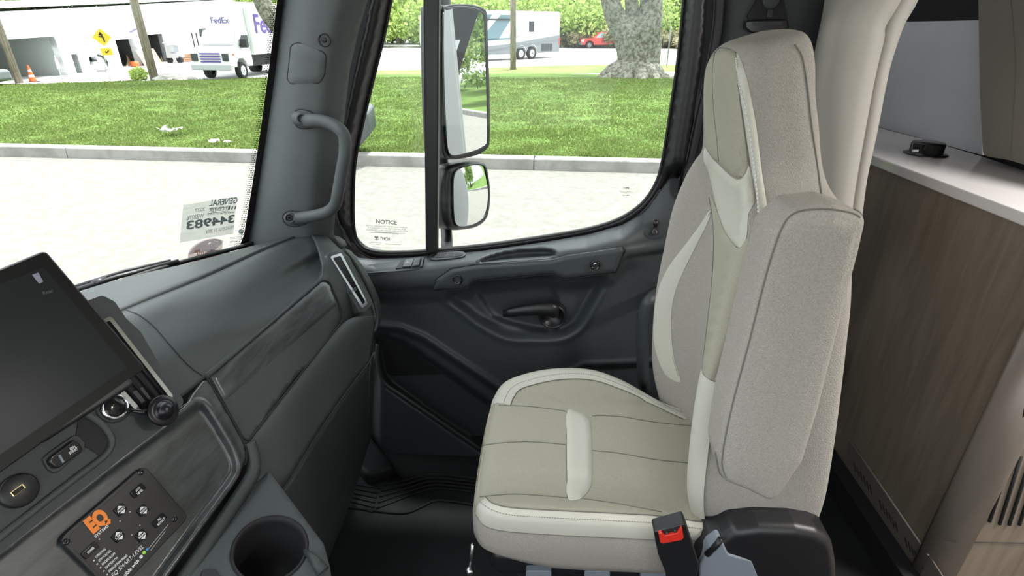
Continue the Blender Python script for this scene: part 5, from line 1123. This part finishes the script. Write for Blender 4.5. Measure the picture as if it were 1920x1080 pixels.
b = MB(); c = F(60, 720, 0); b.box(c+NF*.04, (.09, .14, .14), Matrix((NF, DF, -WF)).transposed()); b.box(c+NF*.02, (.1, .05, .05), Matrix((NF, DF, -WF)).transposed()); b.build('mount_bracket', 'black', ts, False, (('bevel', .006),))
# ---- console with cup holder
ck = thing('cup_holder_console', 'grey console shelf with a round cup holder by the floor', 'console', oZ(520, 1000, .6))
nC = Vector((.30, -.10, .95)).normalized(); pC = F(503, 884, .004)
def Cc(x, y, h=0): return oP(x, y, pC+nC*h, nC)
OC = rounded([(504, 883), (607, 1020), (618, 1060), (640, 1200), (300, 1330), (260, 1190), (345, 1085), (440, 945)], [4, 14, 14, 10, 10, 10, 10, 10], 4)
cc = Cc(507, 1028); rad = (Cc(575, 1028)-Cc(437, 1028)).length/2
u_ = (Cc(600, 1028)-cc).normalized(); w_ = nC.cross(u_)
circ = [cc+(u_*math.cos(a)+w_*math.sin(a))*rad for a in [i*2*PI/40 for i in range(40)]]; CH = [topx(p) for p in circ]
relief('shelf', OC, 10, fPl(pC, nC), 'greyconsole', ck, [CH], .008)
o_ = [Cc(x, y) for x, y in OC]; b = MB(); n = len(o_); b.add(o_+[p+Vector((-.03, 0, -.5)) for p in o_], [(k_, (k_+1) % n, n+(k_+1) % n, n+k_) for k_ in range(n)]); recalc(b.build('side_wall', 'plastic', ck, True)); 
b = MB(); b.lathe([(rad, .0), (rad+.003, .0015), (rad*.97, .001), (rad*.95, -.015), (rad*.92, -.11), (rad*.2, -.112), (.001, -.112)], cc, nC, 40); b.build('cup_well', 'softblack', ck, True)
b = MB(); b.tube([Cc(571, 1032, .002), Cc(590, 1050, .004), Cc(606, 1072, .002)], [.004, .009, .012], 8); b.build('well_notch', 'plastic', ck, True)
# small socket at the bottom edge of the console
q = rounded([(378, 1068), (404, 1066), (420, 1090), (370, 1110)], 8, 4); o_ = slab('console_socket', [Cc(x, y, .004) for x, y in q], -nC*.01, 'black', ck, .002)
# ================================================================== SEAT
SYc = 1.075
seat = thing('passenger_seat', 'high-backed passenger seat in grey fabric with cream vinyl bolsters', 'seat', (.2, SYc, 0))
def sect(z, xc, xb, xr, Wd, yc=SYc, q=.0):
    h = [(0, xc), (.40, xc+.003), (.62, xc*.6+xb*.4), (.80, xb+.004), (.93, xb+.006), (1.0, xb+min(.045, (xr-xb)*.28)), (1.01, (xb+xr)/2), (1.0, xr-min(.035, (xr-xb)*.28)), (.90, xr-.004), (.6, xr+.004), (0, xr+.008)]
    P = [Vector((x, yc-Wd*t, z+q*(x-xc))) for t, x in h]; P2 = [Vector((x, yc+Wd*t, z+q*(x-xc))) for t, x in h[1:-1]][::-1]
    return cr(P+P2, 4, True)
ST = [(.40, .44, .40, .545, .17), (.44, .425, .375, .57, .225), (.52, .405, .345, .585, .250), (.62, .392, .318, .583, .262), (.74, .378, .306, .568, .266), (.86, .370, .302, .552, .264), (.98, .368, .308, .535, .260), (1.08, .366, .315, .520, .255), (1.16, .362, .330, .505, .238), (1.205, .355, .338, .498, .205), (1.235, .345, .338, .484, .160), (1.27, .335, .332, .472, .140), (1.33, .326, .322, .454, .136), (1.38, .318, .315, .438, .133), (1.41, .315, .315, .428, .128, 1.075, .16), (1.436, .320, .323, .418, .114, 1.075, .26), (1.452, .336, .340, .406, .088, 1.075, .3), (1.459, .362, .364, .386, .035, 1.075, .3)]
RR = [sect(*s_) for s_ in ST]; nS = len(RR[0])
cols = [cr([r_[k_] for r_ in RR], 5) for k_ in range(nS)]; nz = len(cols[0])
v = [c_[j] for j in range(nz) for c_ in cols]; f = [(j*nS+i, j*nS+(i+1) % nS, (j+1)*nS+(i+1) % nS, (j+1)*nS+i) for j in range(nz-1) for i in range(nS)]+[tuple(range(nS))[::-1], tuple((nz-1)*nS+i for i in range(nS))]
bkO = recalc(mesh('backrest', v, f, 'fab', seat, True)); T_b = bvh(bkO)
# sewn panels on the backrest, far to near
onto('headrest_insert', T_b, cr([(1333, 110), (1350, 96), (1372, 94), (1381, 104), (1384, 150), (1392, 220), (1401, 300), (1398, 320), (1388, 333), (1375, 330), (1350, 306), (1332, 290), (1323, 240), (1320, 170), (1324, 130)], 4, True), 7, .006, 'ins', bkO)
onto('headrest_strip', T_b, cr([(1379, 102), (1388, 108), (1399, 140), (1410, 190), (1420, 250), (1428, 320), (1436, 372), (1438, 392), (1430, 420), (1422, 400), (1415, 350), (1406, 300), (1396, 230), (1387, 170), (1381, 130)], 3, True), 6, .0055, 'vinyl', bkO)
onto('shoulder_insert', T_b, cr([(1322, 276), (1334, 294), (1352, 312), (1375, 333), (1390, 336), (1400, 322), (1404, 310), (1412, 350), (1414, 380), (1404, 402), (1401, 440), (1394, 458), (1386, 464), (1374, 455), (1358, 430), (1346, 395), (1338, 360), (1328, 320), (1320, 300)], 4, True), 6, .005, 'vinyl', bkO)
onto('centre_insert', T_b, cr([(1330, 360), (1346, 398), (1358, 432), (1376, 458), (1388, 466), (1400, 448), (1424, 445), (1438, 470), (1430, 530), (1398, 590), (1366, 650), (1334, 722), (1312, 785), (1304, 790), (1308, 740), (1318, 680), (1328, 600), (1338, 500), (1338, 420)], 4, True), 7, .004, 'ins', bkO)
onto('far_bolster', T_b, cr([(1330, 395), (1314, 420), (1286, 458), (1254, 500), (1234, 545), (1226, 600), (1228, 650), (1246, 700), (1276, 716), (1266, 680), (1260, 640), (1259, 590), (1267, 545), (1286, 500), (1306, 460), (1324, 425), (1332, 405)], 3, True), 6, .002, 'vinyl', bkO)
rows_ = [j for j in range(nz) if v[j*nS].z < .93 and v[j*nS].z > .425]; V_ = []; F_ = []; me_ = bkO.data
for q_, j in enumerate(rows_):
    lo = 11+min(3, q_*5//len(rows_)); hi = 18
    for i in range(12, 19): k2 = j*nS+i; V_.append(me_.vertices[k2].co+me_.vertices[k2].normal*.0065)
for q_ in range(len(rows_)-1):
    for i in range(6): F_.append((q_*7+i, q_*7+i+1, (q_+1)*7+i+1, (q_+1)*7+i))
recalc(mesh('near_bolster', V_, F_, 'vinyl', bkO, True))
for pts in ([(1322, 112), (1340, 92), (1362, 91), (1380, 100)], [(1490, 84), (1504, 108), (1513, 160), (1521, 230), (1531, 300), (1541, 370)], [(1381, 102), (1384, 150), (1393, 225), (1405, 312)], [(1316, 700), (1325, 620), (1336, 520), (1338, 430), (1330, 370)], [(1335, 395), (1316, 425), (1290, 466), (1268, 515), (1257, 580), (1258, 650), (1272, 705)]):
    seamline('seam', T_b, pts, .0012, 'seam', bkO)
seamline('seam', T_b, [(1346, 98), (1343, 140), (1345, 200), (1351, 260), (1354, 300)], .0009, 'seam', bkO, .0068)
seamline('stitching', T_b, [(1386, 115), (1394, 170), (1406, 250), (1414, 320), (1420, 390), (1424, 440)], .0011, 'print', bkO, .006, 8, False, .005)
# cushion
cus_b = .395
def cush_outline(k):   # k: inset
    pts = [(-.140+k, 1.06), (-.138+k, .88), (-.125+k, .825+k*.6), (-.09+k*.5, .797+k), (0, .790+k), (.2, .790+k), (.36, .795+k), (.47, .81+k), (.52-k, .86), (.53-k, 1.02), (.52-k, 1.13), (.46, 1.185-k), (.38, 1.225-k), (.28, 1.285-k), (.16, 1.335-k), (.05, 1.338-k), (-.05+k*.5, 1.315-k), (-.11+k, 1.28-k*.6), (-.132+k, 1.20)]
    return cr(pts, 5, True)
def topz(x, y):
    t = abs(y-SYc)/.28; b_ = .026*float(sm(np.array((t-.62)/.38)))*(1-float(sm(np.array((t-.93)/.09)))*.4)
    z = .552+b_+.012*math.cos((x-.1)*4)-.030*max(0, x-.25)/.2
    e_ = (-.10-x)/.04
    if e_ > 0: z -= .018*min(1, e_)**2
    for yy in (.925, 1.225): z -= .005*math.exp(-((y-yy)/.007)**2)
    return z
levels = [(.412, .03), (.43, .008), (.455, .0), (.49, .0), (.52, .0), (.537, .003)]
vs = []; rings_ = []
for z, k_ in levels:
    for p in cush_outline(k_): vs.append(Vector((p[0], p[1], z+(.04*float(sm(np.array((.06-p[0])/.18)))*(.49-z)/.08 if z < .49 else 0))))
base_ = cush_outline(.0); nO = len(base_); cxy = Vector((.19, SYc))
for s_, dz in ((.985, -.013), (.965, -.005), (.93, -.001), (.88, 0), (.82, 0), (.76, 0), (.7, 0), (.62, 0), (.54, 0), (.45, 0), (.35, 0), (.25, 0), (.15, 0), (.06, 0)):
    for p in base_: x = cxy.x+(p[0]-cxy.x)*s_; y = cxy.y+(p[1]-cxy.y)*s_; vs.append(Vector((x, y, topz(x, y)+dz)))
nR = len(vs)//nO; f = [(j*nO+i, j*nO+(i+1) % nO, (j+1)*nO+(i+1) % nO, (j+1)*nO+i) for j in range(nR-1) for i in range(nO)]+[tuple(range(nO))[::-1], tuple((nR-1)*nO+i for i in range(nO))]
cu = recalc(mesh('seat_cushion', vs, f, 'ins', seat, True)); T_c = bvh(cu)
def ring_panel(name, r0, r1, keep, m, off):
    cols_ = [i for i in range(nO) if keep(base_[i])]; st_ = next(i for i in cols_ if (i-1) % nO not in cols_); seq = []; i = st_
    while i in cols_ and len(seq) < nO: seq.append(i); i = (i+1) % nO
    me_ = cu.data; nv = [me_.vertices[j].normal.copy() for j in range(len(me_.vertices))]; V_ = []; F_ = []; n_ = len(seq)
    for j in range(r0, r1+1):
        for q_, i in enumerate(seq):
            k2 = j*nO+i; e_ = 1 if (r0 < j < r1 and 0 < q_ < n_-1) else .25; V_.append(me_.vertices[k2].co+nv[k2]*off*e_)
    for j in range(r1-r0):
        for q_ in range(n_-1): F_.append((j*n_+q_, j*n_+q_+1, (j+1)*n_+q_+1, (j+1)*n_+q_))
    o = mesh(name, V_, F_, m, cu, True)
    if sum(((p.center-Vector((.19, SYc, .45))).dot(p.normal) for p in o.data.polygons)) < 0: o.data.flip_normals()
    return o
ring_panel('side_panel', 0, 5, lambda p: p[1] < .90 or p[0] > .5, 'fab', .0012)
ring_panel('near_bolster', 5, 8, lambda p: p[1] < .835 and p[0] < .46, 'vinyl', .003)
ring_panel('far_bolster', 3, 10, lambda p: p[1] > 1.2 and p[0] < .46, 'vinyl', .003)
onto('cushion_accent', T_c, cr([(1063, 771), (1082, 772), (1098, 780), (1107, 795), (1110, 840), (1110, 900), (1105, 918), (1095, 930), (1085, 937), (1064, 934), (1063, 880), (1062, 820)], 5, True), 6, .006, 'vinyl', cu)
def ring_seam(name, r0, keep, rad_, m, off=.003, dash=0):
    seq = [i for i in range(nO) if keep(base_[i])]; st_ = next(i for i in seq if (i-1) % nO not in seq); q_ = []; i = st_
    while keep(base_[i]) and len(q_) < nO: q_.append(cu.data.vertices[r0*nO+i].co+cu.data.vertices[r0*nO+i].normal*off); i = (i+1) % nO
    b = MB()
    if dash:
        for a_, c_ in zip(q_, q_[1:]):
            n_ = max(1, int((c_-a_).length/dash))
            for j in range(n_): b.tube([a_.lerp(c_, j/n_), a_.lerp(c_, (j+.6)/n_)], rad_, 5)
    else: b.tube(q_, rad_, 6)
    b.build(name, m, cu, True)
kn_ = lambda p: p[1] < .835 and p[0] < .46
kf_ = lambda p: p[1] > 1.2 and p[0] < .46
ring_seam('seam', 8, kn_, .0011, 'seam', .0015); ring_seam('seam', 5, kn_, .0011, 'seam', .001); ring_seam('seam', 10, kf_, .0011, 'seam', .0015)
ring_seam('stitching', 7, kn_, .0008, 'thread', .0032, .005); ring_seam('stitching', 9, kf_, .0008, 'thread', .0032, .005)
for pts in ([(935, 760), (1000, 763), (1060, 771)], [(905, 835), (950, 830), (1000, 829), (1060, 834)], [(900, 932), (960, 927), (1020, 930), (1063, 934)], [(1110, 780), (1160, 781), (1230, 792), (1300, 799)], [(1111, 845), (1160, 850), (1230, 862), (1290, 868)], [(1092, 935), (1160, 945), (1240, 960)], [(1063, 771), (1062, 850), (1064, 934)]):
    seamline('seam', T_c, pts, .0011, 'seam', cu)
# folded-up armrest
def pillow(name, pts, y0, y1, r, m, parent, ax):
    P = [oY(x, y, y0+r*.75) for x, y in pts]; n = len(P); A_, B_ = oY(*ax[0], y0), oY(*ax[1], y0); D_ = []
    for p in P:
        t = max(0, min(1, (p-A_).dot(B_-A_)/(B_-A_).length_squared)); D_.append(A_+(B_-A_)*t-p)
    vs = []; K = [(1.0, -.004), (.7, -.004), (.45, -.0035)]+[(('i', r*(1-math.sin(a))), r*(1-math.cos(a))) for a in [i*PI/16 for i in range(9)]]
    prof_ = [(i_, y0+d_) for i_, d_ in K]+[(i_, y1-d_) for i_, d_ in K[::-1]]
    for i_, Y in prof_:
        for p, q in zip(P, D_): w_ = p+q*(min(.3, i_[1]/q.length) if isinstance(i_, tuple) else max(i_*.999, min(.3, r/q.length))); vs.append(Vector((w_.x, Y, w_.z)))
    R_ = len(prof_); f = [(j*n+i, j*n+(i+1) % n, (j+1)*n+(i+1) % n, (j+1)*n+i) for j in range(R_-1) for i in range(n)]
    return recalc(mesh(name, vs, f, m, parent, True))
AO = rounded([(1488, 388), (1562, 380), (1623, 402), (1608, 470), (1574, 600), (1534, 760), (1504, 860), (1448, 938), (1400, 915), (1352, 897), (1343, 850), (1356, 770), (1388, 640), (1418, 520), (1443, 430)], [40, 26, 20, 20, 20, 20, 30, 26, 20, 26, 26, 20, 20, 20, 30], 6)
am = pillow('armrest', AO, .695, .785, .022, 'fab', seat, ((1545, 460), (1425, 850))); T_a = bvh(am)
b = MB(); b.tube([oY(x, y, .7125)+Vector((-.001, .004, .001)) for x, y in AO[14:72]], .0016, 8); b.build('arm_piping', 'seam', am, True)  # dark tube drawn as the shade in the gap between armrest and backrest
seamline('seam', T_a, [(1612, 408), (1598, 400), (1560, 393), (1520, 393), (1490, 400), (1470, 420), (1450, 470), (1430, 540), (1405, 640), (1378, 740), (1360, 820), (1354, 870), (1362, 895)], .0012, 'seam', am)
# recliner cover and base
cv = [(1290, 1105), (1306, 1036), (1330, 1010), (1352, 1002), (1375, 986), (1420, 980), (1490, 982), (1530, 990), (1558, 1006), (1566, 1050), (1570, 1300), (1300, 1300)]
rc_ = pillow('recliner_cover', rounded(cv, [10, 30, 24, 20, 30, 30, 30, 30, 30, 30, 5, 5], 6), .757, .89, .02, 'black', seat, ((1440, 1100), (1440, 1240)))
slab('side_cap', [oY(x, y, .752) for x, y in rounded([(1352, 1012), (1366, 1040), (1410, 1052), (1424, 1085), (1420, 1140), (1310, 1140), (1312, 1060), (1330, 1028)], 8, 5)], (0, .03, 0), 'bluegrey', seat, .004)
b = MB(); b.tube([oY(1325, 1040, .752), oY(1345, 1020, .752), oY(1352, 1010, .755)], .006, 8); b.build('cover_rib', 'black', rc_, True)
b = MB(); b.box((.46, .92, .405), (.06, .02, .03)); b.box((.40, 1.0, .41), (.14, .06, .02)); b.build('recliner_bracket', 'satin', seat, False, (('bevel', .003),))
b = MB(); b.tube([oY(1530, 935, .92), oY(1520, 960, .92), oY(1505, 975, .92)], .012, 8); b.build('fabric_flap', 'fab', seat, True)
b = MB(); b.box((.16, 1.07, .385), (.52, .48, .07)); b.build('seat_pan', 'black', seat, False, (('bevel', .02, 3),)); b = MB(); b.box((.2, 1.07, .20), (.40, .40, .34)); b.build('pedestal', 'softblack', seat, False, (('bevel', .03, 3),)); b = MB(); b.box((.2, 1.07, .02), (.50, .46, .04)); b.build('base_plate', 'black', seat, False, (('bevel', .01),))
for x in (1010, 1120, 1225): slab('adjuster_tab', [oY(x_, y_, .815) for x_, y_ in rounded([(x-24, 1071), (x+24, 1071), (x+24, 1095), (x-24, 1095)], 4, 3)], (0, .02, 0), 'bluegrey', seat, .002)
b = MB(); b.tube([oY(886, 1020, .86), oY(880, 1076, .86)], .005, 8); b.lathe([(.010, -.006), (.012, 0), (.008, .006), (.001, .008)], oY(880, 1072, .85), (0, -1, .3), 14); b.build('slide_lever', 'satin', seat, True)
# belt buckle
bk = thing('belt_buckle', 'black seat belt buckle with red release button beside the cushion', 'buckle', oY(1262, 1020, .76))
bo = slab('buckle_body', [oY(x, y, .735) for x, y in rounded([(1226, 998), (1285, 982), (1291, 996), (1312, 1062), (1302, 1100), (1262, 1110), (1234, 1040)], [5, 5, 5, 12, 12, 12, 12], 4)], (0, .032, 0), 'black', bk, .006)
slab('release_button', [oY(x, y, .7285) for x, y in [(1235, 1001), (1241, 999), (1246, 1005), (1270, 1000), (1274, 995), (1279, 990), (1282, 1008), (1279, 1013), (1243, 1020), (1238, 1018)]], (0, .008, 0), 'red', bk, .0015)
slab('tongue_slot', [oY(x, y, .7335) for x, y in [(1238, 998), (1277, 988), (1275, 996), (1268, 1000), (1246, 1005)]], (0, .004, 0), 'softblack', bk, 0)
b = MB(); b.box(oY(1250, 1001, .732), (.004, .004, .008)); b.box(oY(1265, 997, .732), (.004, .004, .008)); b.build('slot_pins', 'satin', bk)
b = MB(); b.tube([oY(1290, 1090, .75), oY(1300, 1150, .80), (.36, .83, .36)], .012, 8); b.build('stalk', 'black', bk, True)
# ================================================================== REAR OF CAB
fl = mesh('floor', [(-1.2, -.55, 0), (1.09, -.55, 0), (1.09, 1.72, 0), (-1.2, 1.72, 0), (-1.2, -.55, -.06), (1.09, -.55, -.06), (1.09, 1.72, -.06), (-1.2, 1.72, -.06)], [(0, 1, 2, 3), (7, 6, 5, 4), (0, 4, 5, 1), (1, 5, 6, 2), (2, 6, 7, 3), (3, 7, 4, 0)], 'floor', None, False); struct(fl, 'black rubber cab floor')
fm = thing('floor_mat', 'black ribbed rubber mat in the passenger footwell', 'mat', oZ(760, 930, .01))
relief('mat', rounded([(560, 1030), (640, 935), (655, 900), (690, 830), (720, 880), (770, 905), (800, 898), (900, 905), (1000, 960), (1000, 1300), (500, 1300)], 8, 4), 14, fPl((0, 0, .012), (0, 0, 1)), 'floor', fm, (), .008)
b = MB()
for k_ in range(6):
    b.tube([oZ(x, y, .014) for x, y in cr([(640+8*k_*.6, 944-8*k_*.9+0), (700+2*k_, 960-9*k_)], 4)], .0035, 6)
for k_ in range(5):
    b.tube([oZ(x, y, .014) for x, y in cr([(706+3*k_, 953-11*k_), (760, 932-8*k_), (800, 918-7*k_), (830, 916-6.5*k_), (900, 924-6.5*k_)], 5)], .0035, 6)
b.tube([oZ(x, y, .015) for x, y in cr([(600, 945), (650, 950), (750, 962), (790, 950), (820, 938), (880, 945), (960, 960)], 5)], .005, 6)
b.build('ribs', 'floor', fm, True)
b = MB(); b.prism([oZ(640, 800, .0), oZ(670, 800, 0), oZ(745, 895, 0), oZ(690, 915, 0), oZ(660, 880, 0)], (0, 0, .06)); o = b.build('footwell_ledge', 'floor', None, True, (('bevel', .02, 3),)); struct(o, 'raised ledge at the foot of the door'); o.name = 'trim_5'
# roof, bulkheads, driver's side : the cab as it stands around the camera
def boxs(name, c, d, m, lab):
    b = MB(); b.box(c, d); o = b.build(name, m); struct(o, lab); return o
boxs('ceiling', (1.2, .58, 1.90), (3.6, 2.5, .06), 'headliner', 'pale cab ceiling')
boxs('wall_left', (.75, -.58, .42), (3.1, .06, .86), 'doorp', 'driver side wall below the window')
boxs('wall_left_rear', (1.85, -.58, 1.35), (1.2, .06, 1.1), 'headliner', 'driver side wall behind the window')
boxs('wall_rear', (3.0, .58, .9), (.06, 2.5, 2.0), 'headliner', 'far rear wall of the living area')
boxs('firewall', (-1.02, .55, .42), (.06, 2.0, .84), 'softblack', 'dark firewall under the dashboard').name = 'wall_front'
boxs('floor_house', (2.05, .58, -.02), (1.9, 2.5, .06), 'cabwood', 'living area floor')
# dark rear corner of the cab behind the seat
rows('wall_corner', [[oY(1318, -200, 1.69), oY(1300, 300, 1.69), oY(1270, 560, 1.69), oY(1240, 1100, 1.69)], [oY(1400, -200, 1.62), oY(1380, 300, 1.62), oY(1340, 560, 1.64), oY(1300, 1100, 1.66)], [oY(1500, -200, 1.60), oY(1480, 200, 1.60), oY(1440, 560, 1.62), oY(1380, 1100, 1.66)], [oY(1640, -200, 1.62), oY(1600, 200, 1.62), oY(1560, 560, 1.64), oY(1500, 1100, 1.66)]], 24, 6, 'plastic', None, (('solid', .01),))
struct(bpy.data.objects['wall_corner'], 'dark moulded cab wall behind the seat')
sb = thing('belt_anchor', 'black seat belt guide on the cab wall above the headrest', 'belt guide', oY(1438, 40, 1.58))
T_q = 1.575
slab('cover_plate', [oY(x, y, T_q) for x, y in rounded([(1438, -60), (1458, -60), (1476, 30), (1478, 36), (1403, 36), (1402, 30), (1425, -10)], 3, 3)], (0, .012, 0), 'softblack', sb, .003)
slab('guide', [oY(x, y, T_q-.004) for x, y in rounded([(1400, 38), (1478, 36), (1480, 52), (1468, 62), (1410, 62), (1398, 54)], 6, 4)], (0, .03, 0), 'gloss', sb, .004)
slab('belt_slot', [oY(x, y, T_q-.0055) for x, y in rounded([(1411, 42), (1468, 40), (1467, 47), (1412, 49)], 3, 3)], (0, .002, 0), 'plastic', sb, 0)
c = oY(1446, 0, T_q); b = MB(); b.lathe([(.022, 0), (.022, .006), (.017, .008), (.001, .008)], c, (0, -1, 0), 28); b.build('button', 'plastic', sb, True); b = MB(); b.box(oY(1443, 24, T_q), (.014, .008, .02)); b.build('latch', 'gloss', sb)
# belt webbing and bracket seen between door and cushion
bw_ = thing('belt_reel', 'dark belt bracket and webbing low behind the far side of the seat', 'belt', oY(1275, 740, 1.5))
b = MB(); b.tube([oY(1262, 715, 1.5), oY(1272, 740, 1.5), oY(1300, 770, 1.5)], .010, 8); b.tube([oY(1250, 770, 1.5), oY(1275, 720, 1.5), oY(1280, 700, 1.5)], .006, 8); b.box(oY(1284, 765, 1.52), (.08, .04, .1)); b.build('bracket', 'gloss', bw_)
# beige arch trim
A0 = [(1566, -80), (1557, 0), (1543, 67), (1530, 133), (1522, 200), (1515, 300), (1508, 430)]
A1 = [(1606, -80), (1592, 0), (1563, 50), (1553, 110), (1544, 170), (1540, 300), (1532, 430)]
A2 = [(1698, -60), (1672, 0), (1645, 46), (1641, 70), (1626, 140), (1612, 217), (1589, 360), (1580, 440)]
A2b = [(1702, -60), (1679, 0), (1651, 49), (1648, 74), (1632, 140), (1618, 217), (1595, 360), (1586, 440)]
A3 = [(1712, -60), (1690, 0), (1668, 43), (1656, 93), (1642, 150), (1625, 250), (1606, 360), (1596, 440)]
A4 = [(1730, -60), (1712, 0), (1688, 43), (1670, 93), (1657, 140), (1636, 250), (1617, 340), (1605, 440)]
def ln(A, Y): return [oY(x, y, Y) for x, y in A]
o = rows('trim_6', [ln(A0, 1.56), ln(A0, 1.53), ln(A1, 1.45), ln(A2, 1.42), ln(A2b, 1.475), ln(A3, 1.455), ln(A4, 1.47), ln([(x-16, y) for x, y in A4], 1.6)], 50, 4, 'arch', None, (('solid', .01),)); struct(o, 'beige stepped arch between cab and living area')
b = MB(); b.tube(cr(ln([(x+1, y) for x, y in A2b], 1.468), 6), .0025, 6); o = b.build('trim_7', mat('arch_joint', (.13, .12, .105), .7), None, True); struct(o, 'shadow joint along the stepped arch')
# cabinet
CX = 1.09
ck1 = oX(1745, 1080, CX); yc0 = ck1.y; yc1 = 1.95
cab = thing('cabinet', 'brown wood grained cabinet end with pale countertop behind the seat', 'cabinet', (CX, yc0+.2, 0))
ztop = 1.072; R_ = .055
def slabbox(name, c, d, m, par, bev=.002, seg=2):
    b = MB(); b.box(c, d); return b.build(name, m, par, False, (('bevel', bev, seg),) if bev else ())
slabbox('side_panel', (CX+.01, (yc0+R_+yc1)/2, (ztop)/2), (.02, yc1-yc0-R_, ztop), 'cabwood', cab, 0)
# rounded corner post
v = []; f = []
for k_ in range(13):
    a = PI/2*k_/12; v += [(CX+R_-R_*math.cos(a), yc0+R_-R_*math.sin(a), 0), (CX+R_-R_*math.cos(a), yc0+R_-R_*math.sin(a), ztop)]
for k_ in range(12): f.append((2*k_, 2*k_+2, 2*k_+3, 2*k_+1))
mesh('corner_post', v, f, mat('corner_laminate', (.22, .185, .155), .35, vary=.06, vscale=6, vstretch=(6, 6, .4)), cab, True, (('solid', .012, 1),))
fx0 = CX+R_; slabbox('front_panel', ((fx0+2.1)/2, yc0+.01, ztop/2), (2.1-fx0, .02, ztop), 'cabwood', cab, 0)
# slots in the front panel
b = MB()
def oyf(x, y): return oY(x, y, yc0-.001)
for p0, p1 in (((1896, 856), (1855, 978)), ((1914, 856), (1874, 983)), ((1932, 862), (1892, 984)), ((1950, 862), (1911, 984)), ((1940, 715), (1900, 832)), ((1960, 715), (1920, 834)), ((1980, 715), (1938, 836))):
    A = oyf(*p0); B = oyf(*p1); b.tube([A, B], .0042, 10)
b.build('vent_slots', 'softblack', cab, True)
b = MB(); b.tube([oyf(1770, 1016), oyf(1990, 1020)], .0012, 4); b.build('panel_joint', 'softblack', cab)
# perforated floor vent leaning on the side panel
gv = thing('floor_vent', 'long pale slotted vent plate at the foot of the cabinet side', 'vent', oX(1660, 950, CX))
q = [(1592, 823), (1742, 1042), (1770, 1085), (1690, 1085), (1582, 882)]
slab('plate', [oX(x, y, CX-.004) for x, y in q], (.004, 0, 0), mat('vent_plate', (.16, .14, .12), .4, vary=.1, vscale=8), gv, .001); b = MB(); b.tube([oX(1592, 823, CX-.005), oX(1742, 1042, CX-.005)], .003, 6); b.build('top_edge', mat('vent_edge', (.36, .34, .31), .35), gv, True); b = MB()
for g0 in range(3):
    for i in range(6):
        for j in range(2):
            t = .10+g0*.32+i*.038; x = 1592+150*t; y = 823+219*t; x -= 6+j*16-i*.3; y += 22+j*24
            b.tube([oX(x, y, CX-.0045), oX(x+4, y+19, CX-.0045)], .0022, 5)
b.build('slots', 'softblack', gv)
slabbox('kick_board', (CX-.03, 1.3, .045), (.05, 1.2, .09), 'softblack', cab, .004)
ct = thing('countertop', 'glossy pale countertop over the wooden cabinet', 'countertop', (CX+.2, 1.4, 1.08))
TP = [(1628, 289), (1920, 398), (2200, 503), (2200, 412), (1920, 319), (1840, 292), (1740, 263), (1641, 237)]
v = [oZ(x, y, 1.105) for x, y in TP]
e0 = oZ(1628, 289, 1.105); e1 = oZ(1920, 398, 1.105)
slab('slab', v, (0, 0, -.030), 'counter', ct, .005, 3)
ou = thing('popup_outlet', 'round black pop-up outlet standing on the countertop', 'outlet', oZ(1735, 288, 1.105)); c = oZ(1735, 289, 1.105)
b = MB(); b.lathe([(.062, 0), (.062, .003), (.055, .006), (.047, .007), (.047, .034), (.044, .038), (.001, .039)], c, (0, 0, 1), 40); b.build('body', 'gloss', ou, True)
for x, wv_ in ((1724, .016), (1765, .006)): p = oZ(x, 285, 1.125); p = c+Vector((p.x-c.x, -.0475 if x < 1750 else -.03, .02)); b = MB(); b.box(p, (wv_, .004, .007)); b.build('port', 'print', ou)
# cloth shade, black header, tan cushion
pw = oZ(1740, 262, 1.105); dw = (oZ(1840, 291, 1.105)-oZ(1640, 236, 1.105)).normalized(); nw = Vector((-dw.y, dw.x, 0)).normalized()
def Wp(x, y, off=0): return oP(x, y, pw+nw*off, nw)
sh = slab('roller_blind', [Wp(x, y, .01) for x, y in ((1632, 42), (1838, 38), (1842, 291), (1632, 234))], nw*.006, 'shade', None, 0); tag(sh, 'pale grey cloth shade covering the house window', 'shade')
hd = slab('wall_header', [Wp(x, y, .012) for x, y in ((1634, -200), (1960, -200), (1960, 36), (1634, 43))], nw*.02, 'softblack', None, 0); struct(hd, 'black recess above the cloth shade')
wb = slab('wall_house', [Wp(x, y, .06) for x, y in ((1634, -300), (2900, -300), (2900, 700), (1634, 400))], nw*.04, 'softblack', None, 0); struct(wb, 'dark wall behind the cloth shade')
cz = 1.105; p0 = oZ(1890, 299, cz)
TCU = rounded([(1833, -160), (1834, 0), (1837, 180), (1843, 292), (1890, 300), (1960, 320), (2300, 420), (2300, -200)], [10, 6, 10, 12, 20, 10, 5, 5], 5)
tcu = slab('seat_back_cushion', [Wp(x, y, -.10) for x, y in TCU], nw*.10, 'tan', None, .02, 4); tag(tcu, 'brown-grey upholstered cushion at the right edge above the counter', 'cushion'); T_t = bvh(tcu)
seamline('seam', T_t, [(1894, -20), (1901, 60), (1904, 130), (1900, 220), (1896, 292)], .0015, 'seam', tcu)
# unseen fittings added for the fill lights of the living area
for x, y, lb in ((2.40, .35, 'deep in the living area'), (1.60, .80, 'nearest the cab')):
    l_ = thing('ceiling_lamp', 'round unseen lamp added as fill light '+lb, 'lamp', (x, y, 1.86)); b = MB(); b.lathe([(.12, 0), (.12, -.008), (.11, -.010)], (x, y, 1.872), (0, 0, 1), 28); b.build('rim', 'white', l_, True)  # added unseen fitting for the fill light
